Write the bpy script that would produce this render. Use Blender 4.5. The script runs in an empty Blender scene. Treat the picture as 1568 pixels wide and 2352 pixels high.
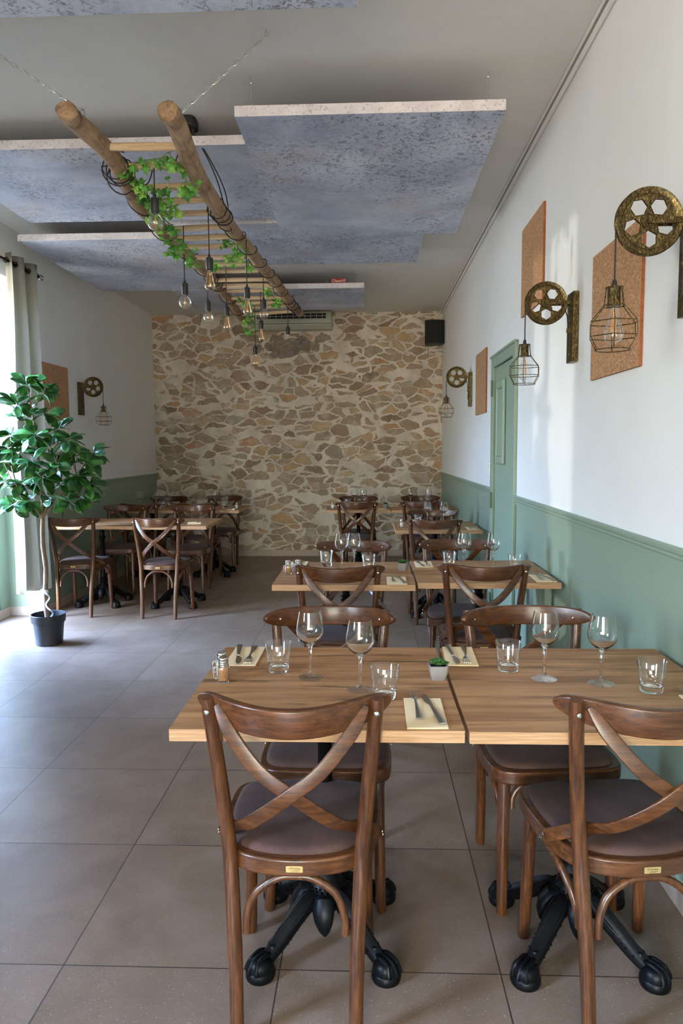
import bpy, bmesh, math, random
from mathutils import Vector, Matrix
random.seed(7)
PI = math.pi
COL = bpy.context.scene.collection
V = Vector

# ------------------------------------------------------------------ mesh helpers
class MB:
    def __init__(s): s.v=[]; s.f=[]; s.m=[]
    def add(s, vs, fs, m=0, M=None):
        b=len(s.v)
        for p in vs:
            p=V(p); s.v.append(M@p if M else p)
        for f in fs: s.f.append([b+i for i in f]); s.m.append(m)
    def box(s, a, b, m=0, M=None):
        x0,y0,z0=a; x1,y1,z1=b
        vs=[(x0,y0,z0),(x1,y0,z0),(x1,y1,z0),(x0,y1,z0),(x0,y0,z1),(x1,y0,z1),(x1,y1,z1),(x0,y1,z1)]
        s.add(vs,[(0,3,2,1),(4,5,6,7),(0,1,5,4),(1,2,6,5),(2,3,7,6),(3,0,4,7)],m,M)
    def lathe(s, prof, n=24, c=(0,0,0), m=0, M=None, closed=False):
        vs=[];fs=[]; k=len(prof)
        for r,z in prof:
            for i in range(n):
                a=2*PI*i/n; vs.append((c[0]+r*math.cos(a),c[1]+r*math.sin(a),c[2]+z))
        R=k if closed else k-1
        for j in range(R):
            j2=(j+1)%k
            for i in range(n):
                i2=(i+1)%n; fs.append((j*n+i,j*n+i2,j2*n+i2,j2*n+i))
        if not closed:
            fs.append(tuple(reversed(range(n)))); fs.append(tuple(range((k-1)*n,k*n)))
        s.add(vs,fs,m,M)
    def sweep(s, path, sec, up=(0,0,1), m=0, closed=False, caps=True, M=None):
        """sec: list of (a,b), or function i -> list. a along side, b along normal."""
        P=[V(p) for p in path]; n=len(P); vs=[];fs=[]
        for i in range(n):
            if closed: t=P[(i+1)%n]-P[i-1]
            else: t=P[min(i+1,n-1)]-P[max(i-1,0)]
            t.normalize(); u=V(up(i) if callable(up) else up)
            side=t.cross(u)
            if side.length<1e-4: side=t.cross(V((0.3,1,0.1)))
            side.normalize(); nn=side.cross(t)
            S=sec(i) if callable(sec) else sec
            for a,b in S: vs.append(P[i]+side*a+nn*b)
        k=len(S)
        for i in range(n if closed else n-1):
            i2=(i+1)%n
            for j in range(k):
                j2=(j+1)%k; fs.append((i*k+j,i*k+j2,i2*k+j2,i2*k+j))
        if caps and not closed:
            fs.append(tuple(reversed(range(k)))); fs.append(tuple(range((n-1)*k,n*k)))
        s.add(vs,fs,m,M)
    def tube(s, path, r, n=10, m=0, closed=False, up=None, M=None):
        P=[V(p) for p in path]
        if up is None:
            d=P[-1]-P[0]
            if closed: d=(P[1]-P[0]).cross(P[len(P)//3]-P[0]); up=d.normalized() if d.length>1e-6 else (0,0,1)
            else: up=(0,0,1) if abs(d.normalized().z if d.length else 0)<.8 else (0,1,0)
        def sec(i):
            rr=r(i) if callable(r) else (r[i] if isinstance(r,(list,tuple)) else r)
            return [(rr*math.cos(2*PI*k/n),rr*math.sin(2*PI*k/n)) for k in range(n)]
        s.sweep(P,sec,up,m,closed,True,M)
    def prism(s, pts, z0, z1, m=0, ms=None, M=None):
        n=len(pts)
        s.add([(x,y,z0) for x,y in pts]+[(x,y,z1) for x,y in pts],[tuple(reversed(range(n))),tuple(range(n,2*n))],m,M)
        b=len(s.v)-2*n
        for i in range(n):
            j=(i+1)%n; s.f.append([b+i,b+j,b+n+j,b+n+i]); s.m.append(m if ms is None else ms)
    def build(s, name, mats, parent=None, smooth=True, bevel=None, loc=(0,0,0), rot=(0,0,0), sub=0, angle=35, fix=True):
        me=bpy.data.meshes.new(name); me.from_pydata([tuple(p) for p in s.v],[],s.f)
        if not isinstance(mats,(list,tuple)): mats=[mats]
        for mm in mats: me.materials.append(mm)
        me.polygons.foreach_set('material_index',s.m)
        if fix:
            bm=bmesh.new(); bm.from_mesh(me); bmesh.ops.recalc_face_normals(bm,faces=bm.faces); bm.to_mesh(me); bm.free()
        if smooth:
            me.polygons.foreach_set('use_smooth',[True]*len(me.polygons))
            me.set_sharp_from_angle(angle=math.radians(angle))
        me.update()
        o=bpy.data.objects.new(name,me); COL.objects.link(o); o.parent=parent; o.location=loc; o.rotation_euler=rot
        if bevel:
            b=o.modifiers.new('bevel','BEVEL'); b.width=bevel; b.segments=3; b.limit_method='ANGLE'; b.angle_limit=math.radians(40); b.harden_normals=True
        if sub:
            d=o.modifiers.new('subd','SUBSURF'); d.levels=sub; d.render_levels=sub
        return o

def tag(o,label=None,cat=None,group=None,kind=None):
    if label: o['label']=label
    if cat: o['category']=cat
    if group: o['group']=group
    if kind: o['kind']=kind
    return o
def thing(name,loc=(0,0,0),rz=0):
    o=bpy.data.objects.new(name,None); COL.objects.link(o); o.location=loc; o.rotation_euler=(0,0,rz); o.empty_display_size=.05
    return o
KIDS={}
def copy_tree(o,parent=None):
    c=o.copy(); COL.objects.link(c); c.parent=parent
    for ch in KIDMAP(o): copy_tree(ch,c)
    return c
def KIDMAP(o): return list(o.children)
def spline(pts,n=6,closed=False):
    P=[V(p) for p in pts]; out=[]; N=len(P)
    rng=N if closed else N-1
    for i in range(rng):
        if closed: a,b,c,d=P[i-1],P[i],P[(i+1)%N],P[(i+2)%N]
        else: a,b,c,d=P[max(i-1,0)],P[i],P[i+1],P[min(i+2,N-1)]
        for k in range(n):
            t=k/n; out.append(.5*((2*b)+(c-a)*t+(2*a-5*b+4*c-d)*t*t+(3*b-a-3*c+d)*t*t*t))
    if not closed: out.append(P[-1])
    return out
def rrect(w,h,r,n=3):
    o=[]
    for cx,cy,a0 in ((w/2-r,h/2-r,0),(-w/2+r,h/2-r,PI/2),(-w/2+r,-h/2+r,PI),(w/2-r,-h/2+r,1.5*PI)):
        for k in range(n+1):
            a=a0+PI/2*k/n; o.append((cx+r*math.cos(a),cy+r*math.sin(a)))
    return o

# ------------------------------------------------------------------ materials
class NT:
    def __init__(s,name):
        s.mat=bpy.data.materials.new(name); s.mat.use_nodes=True; s.t=s.mat.node_tree; s.t.nodes.clear()
        s.out=s.n('ShaderNodeOutputMaterial')
    def n(s,typ,ins=None,**kw):
        nd=s.t.nodes.new(typ)
        for k,v in kw.items(): setattr(nd,k,v)
        if ins:
            for k,v in ins.items():
                if isinstance(v,bpy.types.NodeSocket): s.t.links.new(v,nd.inputs[k])
                elif isinstance(v,bpy.types.Node): s.t.links.new(v.outputs[0],nd.inputs[k])
                else: nd.inputs[k].default_value=v
        return nd
    def coords(s,kind='Object',scale=(1,1,1),rand=False,loc=(0,0,0)):
        tc=s.n('ShaderNodeTexCoord'); src=tc.outputs[kind]
        if rand:
            oi=s.n('ShaderNodeObjectInfo'); m=s.n('ShaderNodeVectorMath',{0:src},operation='ADD')
            mu=s.n('ShaderNodeMath',{0:oi.outputs['Random'],1:37.0},operation='MULTIPLY'); s.t.links.new(mu.outputs[0],m.inputs[1]); src=m.outputs[0]
        return s.n('ShaderNodeMapping',{'Vector':src,'Scale':scale,'Location':loc})
    def ramp(s,fac,stops,interp='LINEAR'):
        r=s.n('ShaderNodeValToRGB',{'Fac':fac}); e=r.color_ramp; e.interpolation=interp
        while len(e.elements)<len(stops): e.elements.new(.5)
        for el,(p,c) in zip(e.elements,stops):
            el.position=p; el.color=(c,c,c,1) if isinstance(c,(int,float)) else (*c,1)
        return r
    def noise(s,vec,scale,detail=4,rough=.55,dist=0,out=0):
        return s.n('ShaderNodeTexNoise',{'Vector':vec,'Scale':scale,'Detail':detail,'Roughness':rough,'Distortion':dist}).outputs[out]
    def math(s,op,a,b=0.0,c=None):
        d={0:a,1:b}
        if c is not None: d[2]=c
        return s.n('ShaderNodeMath',d,operation=op).outputs[0]
    def mix(s,f,a,b,typ='MIX'):
        m=s.n('ShaderNodeMix',data_type='RGBA',blend_type=typ)
        for i,v in ((0,f),(6,a),(7,b)):
            if isinstance(v,bpy.types.NodeSocket): s.t.links.new(v,m.inputs[i])
            elif isinstance(v,bpy.types.Node): s.t.links.new(v.outputs[0],m.inputs[i])
            elif i==0: m.inputs[0].default_value=v
            else: m.inputs[i].default_value=(*v,1) if len(v)==3 else v
        return m.outputs[2]
    def bump(s,h,strength=.3,dist=.01):
        return s.n('ShaderNodeBump',{'Height':h,'Strength':strength,'Distance':dist}).outputs[0]
    def bsdf(s,color,rough=.5,normal=None,**kw):
        b=s.n('ShaderNodeBsdfPrincipled',{'Roughness':rough})
        if isinstance(color,(tuple,list)): b.inputs['Base Color'].default_value=(*color,1)
        else: s.t.links.new(color if isinstance(color,bpy.types.NodeSocket) else color.outputs[0],b.inputs['Base Color'])
        if normal is not None: s.t.links.new(normal,b.inputs['Normal'])
        for k,v in kw.items():
            if isinstance(v,bpy.types.NodeSocket): s.t.links.new(v,b.inputs[k])
            else: b.inputs[k].default_value=v
        s.t.links.new(b.outputs[0],s.out.inputs[0]); return b
def srgb(r,g,b):
    f=lambda c:(c/255/12.92 if c/255<=.04045 else ((c/255+.055)/1.055)**2.4)
    return (f(r),f(g),f(b))

def plain(name,col,rough=.5,metal=0,bumpscale=0,bstr=.1,var=0,**kw):
    N=NT(name); c=N.coords('Object'); nm=None; colr=col
    if bumpscale: nm=N.bump(N.noise(c,bumpscale,3),bstr,.002)
    if var:
        n=N.noise(c,bumpscale*.25 or 20,4)
        colr=N.mix(N.ramp(n,[(.3,0.),(.7,1.)]).outputs[0],tuple(x*(1-var) for x in col),tuple(min(1,x*(1+var)) for x in col))
    N.bsdf(colr,rough,nm,Metallic=metal,**kw); return N.mat

def mat_wall(name,top,low,split,scale=60):
    N=NT(name); c=N.coords('Object'); sep=N.n('ShaderNodeSeparateXYZ',{0:c}); 
    big=N.ramp(N.noise(c,1.3,3),[(.35,.96),(.7,1.03)])
    t=N.mix(1.0,top,big,'MULTIPLY'); l=N.mix(1.0,low,big,'MULTIPLY')
    m=N.math('GREATER_THAN',sep.outputs[2],split)
    col=N.mix(m,l,t)
    N.bsdf(col,N.n('ShaderNodeMapRange',{0:m,3:.45,4:.75}).outputs[0],N.bump(N.noise(c,scale,4),.12,.004)); return N.mat
WHITE=srgb(232,231,229); GREEN=srgb(140,158,138)
M_WALL=mat_wall('painted_plaster',WHITE,GREEN,1.105)
M_WHITE=plain('white_paint',srgb(222,221,216),.6,bumpscale=60)
M_CEIL=plain('ceiling_paint',srgb(216,212,206),.8,bumpscale=30,bstr=.08,var=.02)
M_GREEN=plain('green_paint',GREEN,.42,bumpscale=40,bstr=.08,var=.03)
M_BASE=plain('skirting_tile',srgb(176,160,146),.5,bumpscale=20,var=.08)

def mat_floor():
    N=NT('floor_tiles'); tc=N.n('ShaderNodeTexCoord'); c=N.n('ShaderNodeMapping',{'Vector':tc.outputs['Object'],'Location':(.847+.6*6,-1.8156+.6*30,0),'Scale':(1,1,1)})
    sep=N.n('ShaderNodeSeparateXYZ',{0:c})
    def grid(o):
        f=N.math('FRACT',N.math('DIVIDE',o,.6)); d=N.math('MINIMUM',f,N.math('SUBTRACT',1.0,f)); return d,N.math('FLOOR',N.math('DIVIDE',o,.6))
    dx,ix=grid(sep.outputs[0]); dy,iy=grid(sep.outputs[1])
    d=N.math('MINIMUM',dx,dy); grout=N.math('LESS_THAN',d,.0034)
    idv=N.n('ShaderNodeCombineXYZ',{0:ix,1:iy}); wn=N.n('ShaderNodeTexWhiteNoise',{'Vector':idv})
    off=N.n('ShaderNodeVectorMath',{0:tc.outputs['Object'],1:wn.outputs['Color']},operation='ADD')
    off2=N.n('ShaderNodeVectorMath',{0:idv.outputs[0],1:(3.1,5.7,0)},operation='MULTIPLY'); off=N.n('ShaderNodeVectorMath',{0:off.outputs[0],1:off2.outputs[0]},operation='ADD')
    cloud=N.ramp(N.noise(off.outputs[0],4.5,5,.6,.4),[(.28,srgb(117,95,78)),(.5,srgb(130,107,89)),(.72,srgb(140,118,102))])
    speck=N.ramp(N.noise(tc.outputs['Object'],170,3,.6),[(.33,0.),(.42,1.)])
    speck2=N.ramp(N.noise(off.outputs[0],210,2,.5),[(.66,0.),(.74,1.)])
    col=N.mix(speck.outputs[0],srgb(112,98,88),cloud)
    col=N.mix(speck2.outputs[0],col,srgb(178,166,154))
    tilev=N.n('ShaderNodeMapRange',{0:wn.outputs['Value'],3:.93,4:1.04})
    col=N.mix(1.0,col,tilev,'MULTIPLY')
    col=N.mix(grout,col,srgb(66,54,47))
    h=N.math('SUBTRACT',N.math('MULTIPLY',N.noise(tc.outputs['Object'],90,4),.25),grout)
    r=N.n('ShaderNodeMapRange',{0:N.noise(off.outputs[0],12,3),3:.34,4:.5})
    N.bsdf(col,r.outputs[0],N.bump(h,.35,.002)); return N.mat
M_FLOOR=mat_floor()

def mat_stone():
    N=NT('rubble_stone'); tc=N.n('ShaderNodeTexCoord')
    o=tc.outputs['Object']
    w=N.n('ShaderNodeTexNoise',{'Vector':o,'Scale':2.6,'Detail':2.0,'Roughness':.5}); w=N.n('ShaderNodeVectorMath',{0:w.outputs['Color'],1:(.5,.5,.5)},operation='SUBTRACT')
    w=N.n('ShaderNodeVectorMath',{0:w.outputs[0],1:(.26,.0,.15)},operation='MULTIPLY')
    w2=N.n('ShaderNodeTexNoise',{'Vector':o,'Scale':11.,'Detail':4.0,'Roughness':.6}); w2=N.n('ShaderNodeVectorMath',{0:w2.outputs['Color'],1:(.5,.5,.5)},operation='SUBTRACT')
    w2=N.n('ShaderNodeVectorMath',{0:w2.outputs[0],1:(.11,.0,.08)},operation='MULTIPLY')
    p=N.n('ShaderNodeVectorMath',{0:o,1:w.outputs[0]},operation='ADD'); p=N.n('ShaderNodeVectorMath',{0:p.outputs[0],1:w2.outputs[0]},operation='ADD')
    p=N.n('ShaderNodeMapping',{'Vector':p.outputs[0],'Scale':(4.5,0,9.9)})
    ve=N.n('ShaderNodeTexVoronoi',{'Vector':p,'Scale':1.0,'Randomness':.95},feature='DISTANCE_TO_EDGE')
    vc=N.n('ShaderNodeTexVoronoi',{'Vector':p,'Scale':1.0,'Randomness':.95},feature='F1')
    sc=N.n('ShaderNodeSeparateColor',{0:vc.outputs['Color']})
    # joint width varies per stone and along the wall
    thr=N.n('ShaderNodeMapRange',{0:sc.outputs[0],3:.03,4:.13}); thr=N.math('ADD',thr.outputs[0],N.math('MULTIPLY',N.math('SUBTRACT',N.noise(o,6,3),.5),.12))
    mask=N.n('ShaderNodeMapRange',{0:N.math('SUBTRACT',ve.outputs['Distance'],thr),1:-.008,2:.03},clamp=True)
    buried=N.math('GREATER_THAN',sc.outputs[1],.09); m=N.math('MULTIPLY',N.math('MULTIPLY',mask.outputs[0],buried),N.ramp(N.noise(o,4.2,5,.7),[(.33,.35),(.5,1.)]).outputs[0])
    hue=N.ramp(sc.outputs[2],[(0,srgb(142,119,97)),(.2,srgb(164,141,116)),(.4,srgb(176,154,129)),(.58,srgb(158,141,121)),(.72,srgb(184,160,128)),(.88,srgb(192,160,120)),(.96,srgb(182,138,104)),(1,srgb(172,162,147))])
    det=N.ramp(N.noise(o,9,7,.68),[(.25,.74),(.5,.98),(.75,1.2)])
    st=N.mix(1.0,hue,det,'MULTIPLY')
    mo=N.ramp(N.noise(o,5,6,.6),[(.3,srgb(196,183,166)),(.6,srgb(222,212,196)),(.8,srgb(234,226,212))])
    col=N.mix(m,mo,st)
    # grey cement repair under the air conditioner and along the top
    sx=N.n('ShaderNodeSeparateXYZ',{0:o})
    dx=N.math('DIVIDE',N.math('ADD',sx.outputs[0],1.02),.42); dz=N.math('DIVIDE',N.math('SUBTRACT',sx.outputs[2],2.74),.16)
    rr=N.math('ADD',N.math('MULTIPLY',dx,dx),N.math('MULTIPLY',dz,dz)); rr=N.math('ADD',rr,N.math('MULTIPLY',N.math('SUBTRACT',N.noise(o,4,6,.7),.5),5.0))
    pm=N.n('ShaderNodeMapRange',{0:rr,1:.75,2:.6},clamp=True)
    gr=N.ramp(N.noise(o,14,6,.7),[(.35,srgb(122,110,98)),(.65,srgb(158,144,128))])
    col=N.mix(pm.outputs[0],col,gr)
    hgt=N.math('ADD',N.math('MULTIPLY',m,.7),N.math('MULTIPLY',N.noise(o,24,8,.65),.5))
    N.bsdf(col,.88,N.bump(hgt,.8,.02)); return N.mat
M_STONE=mat_stone()

def mat_wood_top():
    N=NT('oak_laminate'); c=N.coords('Object',rand=True)
    g=N.n('ShaderNodeMapping',{'Vector':c,'Scale':(1.1,15,15)}); base=N.noise(g,1.6,7,.62,.35)
    col=N.ramp(base,[(.25,srgb(108,74,47)),(.42,srgb(154,110,72)),(.58,srgb(176,131,89)),(.78,srgb(196,154,111))])
    f=N.noise(N.n('ShaderNodeMapping',{'Vector':c,'Scale':(7,190,190)}),1,4,.6); fine=N.ramp(f,[(.3,.86),(.55,1.04)])
    col=N.mix(1.0,col,fine,'MULTIPLY')
    st=N.ramp(N.noise(N.n('ShaderNodeMapping',{'Vector':c,'Scale':(1.5,26,26),'Location':(4,9,2)}),1.1,5,.7,.8),[(.56,0.),(.66,1.)])
    col=N.mix(N.math('MULTIPLY',st.outputs[0],.75),col,srgb(78,54,38))
    vo=N.n('ShaderNodeTexVoronoi',{'Vector':N.n('ShaderNodeMapping',{'Vector':c,'Scale':(3.2,9,3)}),'Scale':1.0,'Randomness':1.0}); kn=N.ramp(vo.outputs['Distance'],[(.05,1.),(.17,0.)])
    col=N.mix(N.math('MULTIPLY',kn.outputs[0],.55),col,srgb(74,50,36))
    N.bsdf(col,.48,N.bump(f,.06,.001),**{'Specular IOR Level':.35}); return N.mat
M_TOP=mat_wood_top()
def mat_edge():
    N=NT('oak_edge_band'); c=N.coords('Object',scale=(7,7,160)); f=N.noise(c,1.2,5,.6)
    col=N.ramp(f,[(.3,srgb(150,110,76)),(.55,srgb(184,142,102)),(.75,srgb(202,162,120))]); N.bsdf(col,.5,N.bump(f,.1,.001)); return N.mat
M_EDGE=mat_edge()
def mat_walnut(name,sc):
    N=NT(name); c=N.coords('Object',rand=True); g=N.n('ShaderNodeMapping',{'Vector':c,'Scale':sc})
    a=N.noise(g,2.2,6,.65,.5); b=N.noise(N.n('ShaderNodeMapping',{'Vector':c,'Scale':tuple(x*5 for x in sc)}),3,3,.6)
    col=N.ramp(a,[(.25,srgb(44,24,11)),(.45,srgb(74,42,20)),(.62,srgb(98,58,29)),(.8,srgb(122,75,39))])
    col=N.mix(1.0,col,N.ramp(b,[(.35,.72),(.5,1.05)]),'MULTIPLY')
    N.bsdf(col,.3,N.bump(b,.12,.0008),**{'Coat Weight':.12,'Coat Roughness':.2}); return N.mat
M_WV=mat_walnut('stained_beech_upright',(30,30,2.2)); M_WH=mat_walnut('stained_beech_across',(2.6,24,40))
def mat_fabric(name,c0,c1,sc=420):
    N=NT(name); c=N.coords('Object',rand=True); a=N.noise(c,sc,3,.6); b=N.noise(c,7,4,.6,.6)
    col=N.ramp(b,[(.3,c0),(.7,c1)]); col=N.mix(1.0,col,N.ramp(a,[(.3,.8),(.7,1.15)]),'MULTIPLY')
    N.bsdf(col,.85,N.bump(a,.25,.001),**{'Sheen Weight':.05,'Sheen Roughness':.4}); return N.mat
M_SEAT=mat_fabric('mauve_velvet',srgb(62,41,35),srgb(86,59,50))
M_CURT=mat_fabric('grey_linen',srgb(158,154,142),srgb(176,172,160),500)
def mat_curtain():
    N=NT('grey_linen_curtain'); c=N.coords('Object'); a=N.noise(c,500,3); col=N.mix(1.0,srgb(170,166,154),N.ramp(a,[(.3,.85),(.7,1.08)]),'MULTIPLY')
    d=N.n('ShaderNodeBsdfDiffuse',{'Color':col}); t=N.n('ShaderNodeBsdfTranslucent',{'Color':col}); m=N.n('ShaderNodeMixShader',{0:.38,1:d.outputs[0],2:t.outputs[0]}); N.t.links.new(m.outputs[0],N.out.inputs[0]); return N.mat
M_CURT=mat_curtain()
M_IRON=plain('black_cast_iron',(.003,.003,.0035),.40,bumpscale=140,bstr=.2,**{'Specular IOR Level':.16})
M_BLACK=plain('black_plastic',(.016,.016,.017),.5,bumpscale=80,bstr=.05)
M_SPK=plain('black_speaker_grille',(.008,.008,.009),.8,bumpscale=600,bstr=.4)
M_STEEL=plain('polished_steel',(.55,.54,.52),.22,1,bumpscale=30,bstr=.03)
M_CHAIN=plain('zinc_chain',(.62,.62,.6),.35,1)
M_PLATE=plain('brass_plate',srgb(206,178,120),.35,.6)
M_ENGR=plain('engraving',srgb(92,74,40),.6)
def mat_bronze():
    N=NT('brushed_bronze'); c=N.coords('Object',scale=(1,1,1)); g=N.n('ShaderNodeMapping',{'Vector':c,'Scale':(95,95,30),'Rotation':(.5,.3,.8)})
    a=N.noise(g,2.2,6,.75,1.2); col=N.ramp(a,[(.38,srgb(34,28,19)),(.52,srgb(88,74,45)),(.67,srgb(182,158,102))])
    N.bsdf(col,N.n('ShaderNodeMapRange',{0:a,3:.5,4:.3}).outputs[0],None,Metallic=.8); return N.mat
M_BRONZE=mat_bronze()
M_CORD=plain('dark_cord',(.025,.018,.016),.7)
def mat_cork():
    N=NT('cork'); c=N.coords('Object'); v=N.n('ShaderNodeTexVoronoi',{'Vector':c,'Scale':170.,'Randomness':1.0}); sc=N.n('ShaderNodeSeparateColor',{0:v.outputs['Color']})
    col=N.ramp(sc.outputs[0],[(0,srgb(150,104,70)),(.35,srgb(176,130,92)),(.75,srgb(188,144,106)),(1,srgb(204,164,124))]); N.bsdf(col,.85,N.bump(N.noise(c,140,4),.4,.002)); return N.mat
M_CORK=mat_cork(); M_CORKE=plain('cork_edge',srgb(142,84,50),.9,bumpscale=200,bstr=.5,var=.25)
def mat_panel():
    N=NT('concrete_print'); c=N.coords('Object',rand=True)
    a=N.ramp(N.noise(c,2.2,8,.68,.5),[(.25,srgb(140,146,168)),(.42,srgb(172,178,198)),(.58,srgb(196,200,216)),(.8,srgb(216,216,226))])
    warm=N.ramp(N.noise(c,1.5,4,.6),[(.5,0.),(.75,.5)]); col=N.mix(warm.outputs[0],a,srgb(184,168,154))
    stain=N.math('MULTIPLY',N.ramp(N.noise(c,42,6,.72,.9),[(.52,0.),(.58,1.)]).outputs[0],N.ramp(N.noise(c,1.9,4,.65,.3),[(.42,.12),(.58,1.)]).outputs[0])
    col=N.mix(N.math('MULTIPLY',stain,.75),col,srgb(84,80,88))
    st2=N.ramp(N.noise(c,11,6,.7,.8),[(.6,0.),(.68,1.)]); col=N.mix(N.math('MULTIPLY',st2.outputs[0],.28),col,srgb(96,92,104))
    N.bsdf(col,.62,N.bump(N.noise(c,60,3),.05,.002)); return N.mat
M_PANEL=mat_panel()
def mat_panel_edge():
    N=NT('concrete_print_edge'); c=N.coords('Object',rand=True)
    a=N.ramp(N.noise(c,8,5,.6),[(.3,srgb(206,198,200)),(.7,srgb(230,224,226))]); s=N.ramp(N.noise(c,70,5,.75,.8),[(.56,0.),(.62,1.)])
    N.bsdf(N.mix(N.math('MULTIPLY',s.outputs[0],.6),a,srgb(110,96,106)),.65); return N.mat
M_PEDGE=mat_panel_edge()
def mat_pole():
    N=NT('old_chestnut_pole'); c=N.coords('Object'); g=N.n('ShaderNodeMapping',{'Vector':c,'Scale':(26,2.2,26)}); a=N.noise(g,1.4,7,.68,1.2); b=N.noise(c,9,5,.65,.5)
    col=N.ramp(a,[(.25,srgb(120,88,62)),(.45,srgb(164,130,98)),(.65,srgb(188,156,122)),(.85,srgb(206,178,146))]); col=N.mix(1.0,col,N.ramp(b,[(.32,.38),(.46,.85),(.62,1.0),(.8,1.12)]),'MULTIPLY')
    N.bsdf(col,.78,N.bump(N.math('ADD',a,b),.6,.006)); return N.mat
M_POLE=mat_pole()
def mat_rung():
    N=NT('pale_rung_wood'); c=N.coords('Object'); a=N.noise(N.n('ShaderNodeMapping',{'Vector':c,'Scale':(3,50,50)}),1.2,6,.6,.3)
    col=N.ramp(a,[(.3,srgb(172,142,106)),(.55,srgb(206,176,138)),(.8,srgb(224,198,162))]); N.bsdf(col,.7,N.bump(a,.3,.003)); return N.mat
M_RUNG=mat_rung()
def mat_leaf(name,stops,rough=.35,sc=9):
    N=NT(name); c=N.coords('Object'); a=N.noise(c,sc,2)
    col=N.ramp(a,stops); b=N.bsdf(col,rough,N.bump(N.noise(c,60,3),.2,.003)); return N.mat
M_TLEAF=mat_leaf('tree_leaf',[(.3,srgb(28,62,30)),(.5,srgb(44,94,40)),(.72,srgb(90,144,64))],.28,14)
M_IVY=mat_leaf('ivy_leaf',[(.3,srgb(46,104,38)),(.5,srgb(92,158,58)),(.7,srgb(160,206,92))],.45,8)
M_SUCC=mat_leaf('succulent_leaf',[(.3,srgb(30,70,26)),(.7,srgb(62,112,50))],.5,60)
M_BARK=plain('pale_bark',srgb(118,96,74),.75,bumpscale=70,bstr=.8,var=.3)
M_POT=plain('matte_black_pot',(.012,.012,.015),.42,bumpscale=90,bstr=.05)
M_SOIL=plain('dark_soil',(.02,.014,.01),.95,bumpscale=200,bstr=1)
M_CERAM=plain('pale_concrete_pot',srgb(142,137,133),.6,bumpscale=200,bstr=.2,var=.05)
M_NAPKIN=plain('cream_paper',srgb(236,212,170),.85,bumpscale=500,bstr=.15)
M_WHITEP=plain('white_porcelain',(.8,.8,.78),.3)
M_AC=plain('cream_enamel',srgb(178,178,160),.4,bumpscale=6,bstr=.02)
M_DARK=plain('dark_void',(.01,.01,.01),.8)
M_RED=plain('red_sign',srgb(170,16,18),.4)
M_FRAME=plain('window_frame',srgb(235,235,232),.4)
def mat_glass(name,tint=(1,1,1),ior=1.47,rough=0.0):
    N=NT(name); g=N.n('ShaderNodeBsdfGlass',{'Color':(*tint,1),'Roughness':rough,'IOR':ior})
    N.t.links.new(g.outputs[0],N.out.inputs[0]); return N.mat
M_GLASS=mat_glass('clear_glass',(.985,.99,.985)); 
def mat_thin(name,tint,refl=1.0,ior=1.45):
    N=NT(name); lw=N.n('ShaderNodeLayerWeight',{'Blend':.5}); f=N.n('ShaderNodeMath',{0:N.math('MULTIPLY',N.math('POWER',lw.outputs['Facing'],2.6),.85),1:(ior-1)**2*.42},operation='ADD'); t=N.n('ShaderNodeBsdfTransparent',{'Color':(*tint,1)}); g=N.n('ShaderNodeBsdfGlossy',{'Roughness':.02,'Color':(refl,refl,refl,1)})
    m=N.n('ShaderNodeMixShader',{0:f.outputs[0],1:t.outputs[0],2:g.outputs[0]}); N.t.links.new(m.outputs[0],N.out.inputs[0]); return N.mat
M_PANE=mat_thin('window_glass',(.96,.98,.97))
M_BULB=mat_thin('amber_bulb_glass',(.90,.79,.55),1.0,1.6)
M_BULBC=mat_thin('clear_bulb_glass',(.98,.97,.94),1.0,1.5)
M_THIN=mat_thin('thin_clear_glass',(.985,.992,.988),1.0,1.40)
M_FIL=plain('amber_filament',srgb(236,150,60),.5)
M_SALT=plain('white_salt',(.85,.85,.83),.9,bumpscale=900,bstr=.5)
M_PEPPER=plain('brown_spice',srgb(190,140,96),.95,bumpscale=900,bstr=.8,var=.25)
M_TAPE=plain('silver_tape',srgb(210,212,225),.3,.4)

# ------------------------------------------------------------------ room shell
XR,XL,YB,YN,ZC=.957,-2.805,9.32,-5.0,3.163
XO=-3.16      # outer face of the thick left wall
def struct(mb,name,mat,**k): return tag(mb.build(name,mat,**k),kind='structure')
b=MB(); b.box((XO,YN-.2,-.12),(XR+.2,YB+.25,0)); struct(b,'floor',M_FLOOR,smooth=False)
b=MB(); b.box((XO,YN-.2,ZC),(XR+.2,YB+.25,ZC+.15)); struct(b,'ceiling',M_CEIL,smooth=False)
b=MB(); b.box((XL-.35,YB,0),(XR+.2,YB+.25,ZC)); struct(b,'wall_back',M_STONE,smooth=False)
FX0,FX1,FZ=-2.45,.35,2.55       # wide glazed entrance in the wall behind the viewer
b=MB(); b.box((XL-.35,YN-.2,0),(FX0,YN,ZC)); b.box((FX1,YN-.2,0),(XR+.2,YN,ZC)); b.box((FX0,YN-.2,FZ),(FX1,YN,ZC)); struct(b,'wall_front',M_WALL,smooth=False)
w=thing('window_3',((FX0+FX1)/2,YN-.1,0)); tag(w,kind='structure'); f=MB(); g=MB(); hx=(FX1-FX0)/2
for x in (-hx,-hx/2-.03,-.03,hx/2-.03,hx-.06): f.box((x,-.03,0),(x+.06,.03,FZ))
for i in range(4): f.box((-hx+.06+i*hx/2-(.03 if i else 0),-.028,0),(-hx+.06+i*hx/2+hx/2-.09,.028,.16)); f.box((-hx+.06+i*hx/2-(.03 if i else 0),-.028,FZ-.07),(-hx+.06+i*hx/2+hx/2-.09,.028,FZ))
g.box((-hx+.06,-.003,.16),(hx-.06,.003,FZ-.07)); f.build('window_frame',M_FRAME,w); g.build('window_pane',M_PANE,w,smooth=False)
b=MB()
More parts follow.
